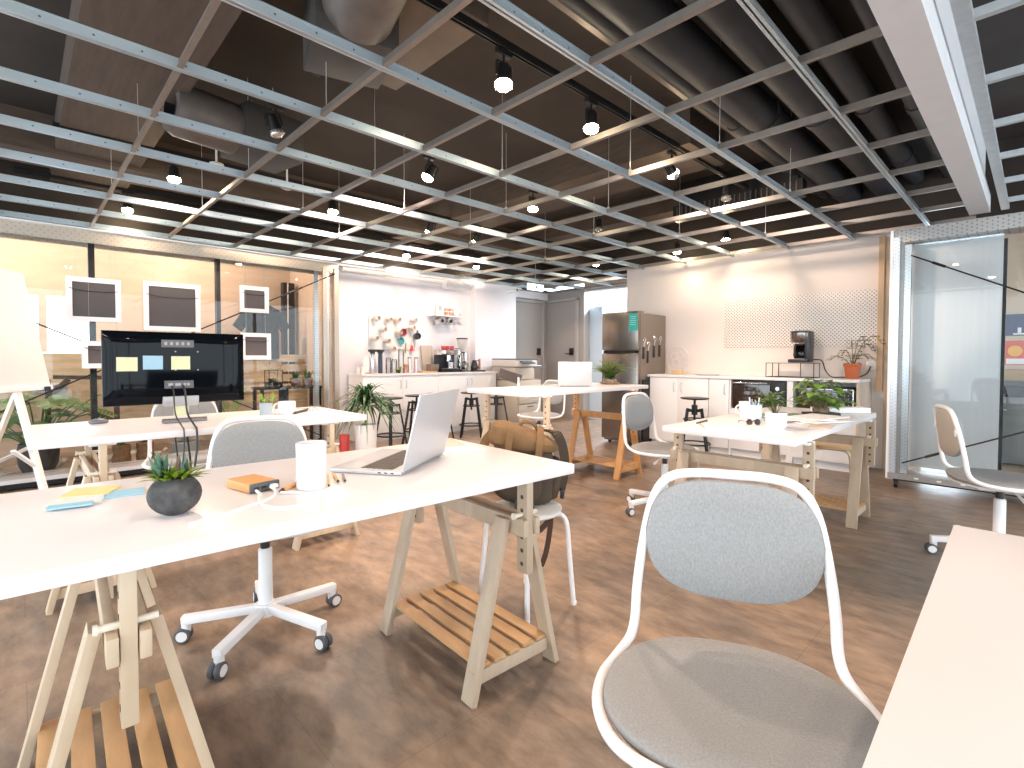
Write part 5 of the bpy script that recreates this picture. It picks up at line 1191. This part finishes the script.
# ================================================================== THINGS ON THE TALL TABLE (T3)
H3 = .8625
laptop('laptop with its pale lid toward the camera, on the tall table', 3.57, 2.88, 0, .30, .215, H3, R(8)).rotation_euler.z = R(-46) + math.pi
bpy.context.view_layer.update()
ft = thing('fern_bowl', 'bowl of bushy fern with stones at the right end of the tall table', 'potted plant', (4.22, 2.96, H3))
MB().lathe([(0, 0), (.075, 0), (.10, .012), (.098, .02), (.07, .01), (0, .01)], 26).build('dish', mat('cork_slab', (.36, .22, .12), .8), ft)
m = MB()
for q in range(9): a = q * .7; m.ball((.05 * math.cos(a), .05 * math.sin(a), .028 + .008 * (q % 2)), (.026, .022, .020), 10)
m.build('stones', STONE, ft)
m = MB()
for k_ in range(80):
    a = random.uniform(0, 6.283); u = random.uniform(.2, 1.0); L = random.uniform(.20, .34); P = []
    for q in range(8): s_ = q / 7; P.append(V((math.cos(a) * L * s_ * u * .8, math.sin(a) * L * s_ * u * .8, .03 + L * (1.15 * s_ - (.35 + .45 * u) * s_ * s_))))
    m.tube(P, .0015, 4)
    for q in range(1, 8):
        for sg in (-1, 1): m.leaf(P[q], (math.cos(a + sg * 1.1), math.sin(a + sg * 1.1), .25), .042 * (1.25 - q / 10), .018, .3, 3)
m.build('fronds', mat('fern_green', (.20, .32, .05), .5, noise=.5, nscale=20), ft, ang=180)
sd = thing('tablet_stand', 'dark tablet on a white swing stand at the left end of the tall table', 'tablet stand', (2.93, 3.02, H3), R(-44))
MB().box((0, 0, .005), (.20, .14, .010), bev=.003).build('stand_base', WMETAL, sd); MB().bar((.05, 0, .01), (.05, .0, .10), .014, .020).build('stand_post', WMETAL, sd)
MB().box((-.02, .02, .105), (.19, .14, .010), rx=R(-35), ry=R(18), bev=.003).build('tablet', mat('tablet_dark', (.05, .042, .04), .6), sd)

# ================================================================== THINGS ON THE PLANT TABLE (T4)
H4 = .7425
mg = thing('white_mug', 'white mug with its handle to the left, far side of the plant table', 'mug', (3.36, 1.30, H4), R(135)); mug_mesh(mg, CERAM, .045, .10)
ph = thing('pen_holder', 'clear glass holding pens on the plant table', 'pen holder', (3.23, 1.20, H4))
MB().lathe([(0, 0), (.040, 0), (.042, .095), (.039, .095), (.037, .006), (0, .006)], 24).build('glass_cup', mat('pale_blue_glass', (.62, .70, .74), .15), ph)
for k_ in range(7):
    a = k_ * .9; tag(MB().rod((.012 * math.cos(a), .012 * math.sin(a), .008), (.030 * math.cos(a), .030 * math.sin(a), .115 + .012 * (k_ % 3)), .0038, 6).build('pen', [mat('blue_pen', (.05, .14, .35), .4), mat('grey_pen', (.35, .36, .40), .4), WPLAST][k_ % 3], None, loc=(3.23, 1.20, H4)), 'slim pen standing in the clear glass on the plant table', 'pen', 'pens in the clear glass')
sg = thing('sunglasses', 'pair of dark sunglasses lying in front of the clear pen glass', 'sunglasses', (3.00, 1.12, H4), R(-40)); sg.scale = (.75,) * 3
m = MB()
for s in (-.032, .032): m.lathe([(0, -.002), (.024, -.002), (.024, .002), (0, .002)], 16, Matrix.Translation((s, 0, .02)) @ Matrix.Rotation(R(80), 4, 'X'))
m.build('lens', mat('dark_lens', (.08, .05, .05), .1), sg); m = MB(); m.rod((-.01, 0, .026), (.01, 0, .026), .003, 6)
for s in (-1, 1): m.tube([(s * .056, 0, .026), (s * .058, .10, .022), (s * .055, .12, .004)], .0028, 6)
m.build('frame', BPLAST, sg)
pencil('dark pencil lying near the left edge of the plant table', (2.97, 1.38), (2.80, 1.36), H4, .005, mat('dark_pencil', (.10, .09, .10), .4))
pencil('tan pencil on the far left edge of the plant table', (2.78, 1.33), (2.66, 1.25), H4, .004, PYE)
tag(MB().box((0, 0, .006), (.25, .17, .012), bev=.002).build('green_notebook', mat('sage_cover', (.20, .30, .20), .7), None, loc=(3.52, 1.22, H4), rz=R(-40)), 'sage green notebook between the two plants on the plant table', 'notebook')
tag(MB().box((0, 0, .004), (.24, .15, .008), bev=.001).build('green_notebook', mat('sage_cover', (.20, .30, .20), .7), None, loc=(3.64, 1.13, H4), rz=R(-25)), 'thin sage notebook under the papers, before the leafy plant tray', 'notebook')
ps = thing('paper_stack', 'stack of white papers spread on the near right of the plant table', 'papers', (3.42, .95, H4), R(-32))
for k_, (dx, dy, r_) in enumerate(((0, 0, 0), (.03, -.03, 9), (-.05, .03, -12), (.08, .03, 20))): MB().box((dx, dy, .003 + k_ * .006), (.32, .22, .005), rz=R(r_)).build('sheet_bundle', PAPER, ps)
tag(MB().box((0, 0, .002), (.17, .11, .004)).build('kraft_card', mat('kraft_cover', (.66, .52, .42), .7), None, loc=(3.20, .83, H4), rz=R(8)), 'kraft card lying by the near corner of the plant table', 'card')
sp = thing('potted_plant', 'small bushy plant in a white pot, near the middle of the plant table', 'potted plant', (2.955, .985, H4))
MB().lathe([(0, 0), (.040, 0), (.050, .01), (.055, .085), (.049, .085), (.046, .07), (0, .07)], 26).build('pot', CERAM, sp); MB().lathe([(0, .076), (.046, .076), (.046, .065), (0, .065)], 18).build('soil', mat('red_soil', (.22, .10, .06), .9), sp)
m = MB()
stems = []
for k_ in range(16):
    a = random.uniform(0, 6.283); r = random.uniform(.02, .09); top = V((r * math.cos(a) - .03, r * math.sin(a) + .02, random.uniform(.13, .20)))
    m.tube([(0, 0, .07), top * .55 + V((0, 0, .03)), top], .0022, 5); stems.append(top)
m.build('stem', mat('stem_green', (.18, .16, .06), .6), sp)
m = MB()
for tp in stems:
    for _ in range(8):
        a = random.uniform(0, 6.283); m.leaf(tp + V((random.uniform(-.02, .02), random.uniform(-.02, .02), random.uniform(-.03, .01))), (math.cos(a), math.sin(a), .3), random.uniform(.03, .05), .026, .3, 4)
m.build('foliage', mat('bush_green', (.19, .35, .05), .5, noise=.5, nscale=25), sp, ang=180)
lp_ = thing('potted_plant', 'large-leaved green plant in a dark tray on the plant table', 'potted plant', (3.84, 1.00, H4))
MB().box((0, 0, .010), (.20, .11, .020), rz=R(-40), bev=.004).build('tray', DPOT, lp_); m = MB()
for q in range(7): a = q * .9; m.ball((.035 * math.cos(a), .03 * math.sin(a), .035), (.026, .022, .022), 10)
m.build('root_ball', mat('moss_stone', (.28, .20, .12), .9, noise=.5, nscale=30), lp_)
m = MB(); ml = MB()
for k_ in range(64):
    a = random.uniform(0, 6.283); r = random.uniform(.02, .15); top = V((r * math.cos(a), r * math.sin(a), random.uniform(.075, .26 - r * .35)))
    m.tube([V((top.x * .3, top.y * .3, .03)), top * .6 + V((0, 0, .02)), top], .0014, 4)
    ml.leaf(top, (math.cos(a), math.sin(a), random.uniform(-.1, .6)), random.uniform(.055, .085), .062, .45, 5, .2)
    ml.leaf(top, (math.cos(a + 1.3), math.sin(a + 1.3), .2), random.uniform(.04, .06), .048, .4, 5, .2)
m.build('stem', mat('stem_green', (.18, .16, .06), .6), lp_); ml.build('foliage', mat('ivy_green', (.22, .40, .06), .45, noise=.55, nscale=18), lp_, ang=180)
tag(MB().box((0, 0, .019), (.36, .10, .037), bev=.003).build('white_box', WPLAST, None, loc=(4.12, .955, H4), rz=R(-44)), 'long flat white box at the right end of the plant table', 'box')

# ================================================================== LIGHT, CAMERA, RENDER SETTINGS
wld = bpy.data.worlds.new('daylight'); SC.world = wld; wld.use_nodes = True
bg = wld.node_tree.nodes['Background']; bg.inputs[0].default_value = (.80, .91, 1., 1); bg.inputs[1].default_value = 2.7
for x, lb in ((-.2, 'unseen warm lamp added beyond the left partition, over the split-leaf plants'), (1.5, 'unseen warm lamp added beyond the left partition, over the small frames')):
    t = thing('added_ceiling_lamp', lb, 'lamp', (x, 6.95, 2.75))  # added lamps, hidden by the header, that brighten the room behind the glass
    MB().lathe([(0, .30), (.06, .30), (.06, .28), (.012, .27), (.012, .12), (.05, .10), (.10, .0), (.095, .0), (.045, .09), (0, .1)], 24).build('shade', BLACK, t); MB().ball((0, 0, .03), .035, 12).build('bulb', BULB, t)
    L = bpy.data.lights.new('added_pendant', 'POINT'); L.energy = 55; L.color = WARM; L.shadow_soft_size = .06; lo = bpy.data.objects.new('lamp_light', L); COL.objects.link(lo); lo.parent = t; lo.location = (0, 0, -.03)
def window_light(nm, loc, rot, sx, sy, e, col):
    L = bpy.data.lights.new(nm, 'AREA'); L.shape = 'RECTANGLE'; L.size = sx; L.size_y = sy; L.energy = e; L.color = col
    o = bpy.data.objects.new(nm, L); COL.objects.link(o); o.location = loc; o.rotation_euler = rot; return o
cam = bpy.data.cameras.new('camera'); co = bpy.data.objects.new('camera', cam); COL.objects.link(co)
yaw, pit, rol = .801393, -.0275547, .00216
fw = V((math.cos(yaw) * math.cos(pit), math.sin(yaw) * math.cos(pit), math.sin(pit)))
r0 = V((math.sin(yaw), -math.cos(yaw), 0)); u0 = r0.cross(fw)
rr = r0 * math.cos(rol) + u0 * math.sin(rol); uu = -r0 * math.sin(rol) + u0 * math.cos(rol)
Mx = Matrix((rr, uu, -fw)).transposed().to_4x4(); Mx.translation = (0, 0, 1.12); co.matrix_world = Mx
cam.sensor_width = 36; cam.lens = 509.24 / 1024 * 36; cam.shift_y = (371.99 - 384) / 1024; cam.clip_start = .03
SC.camera = co
SC.view_settings.view_transform = 'Standard'; SC.view_settings.look = 'None'; SC.view_settings.exposure = 1.08; SC.view_settings.gamma = 1
SC.view_settings.use_curve_mapping = False
SC.cycles.max_bounces = 8; SC.cycles.diffuse_bounces = 4; SC.cycles.glossy_bounces = 4; SC.cycles.transparent_max_bounces = 12
SC.cycles.sample_clamp_indirect = 6; SC.cycles.use_denoising = True; SC.cycles.caustics_reflective = False; SC.cycles.caustics_refractive = False
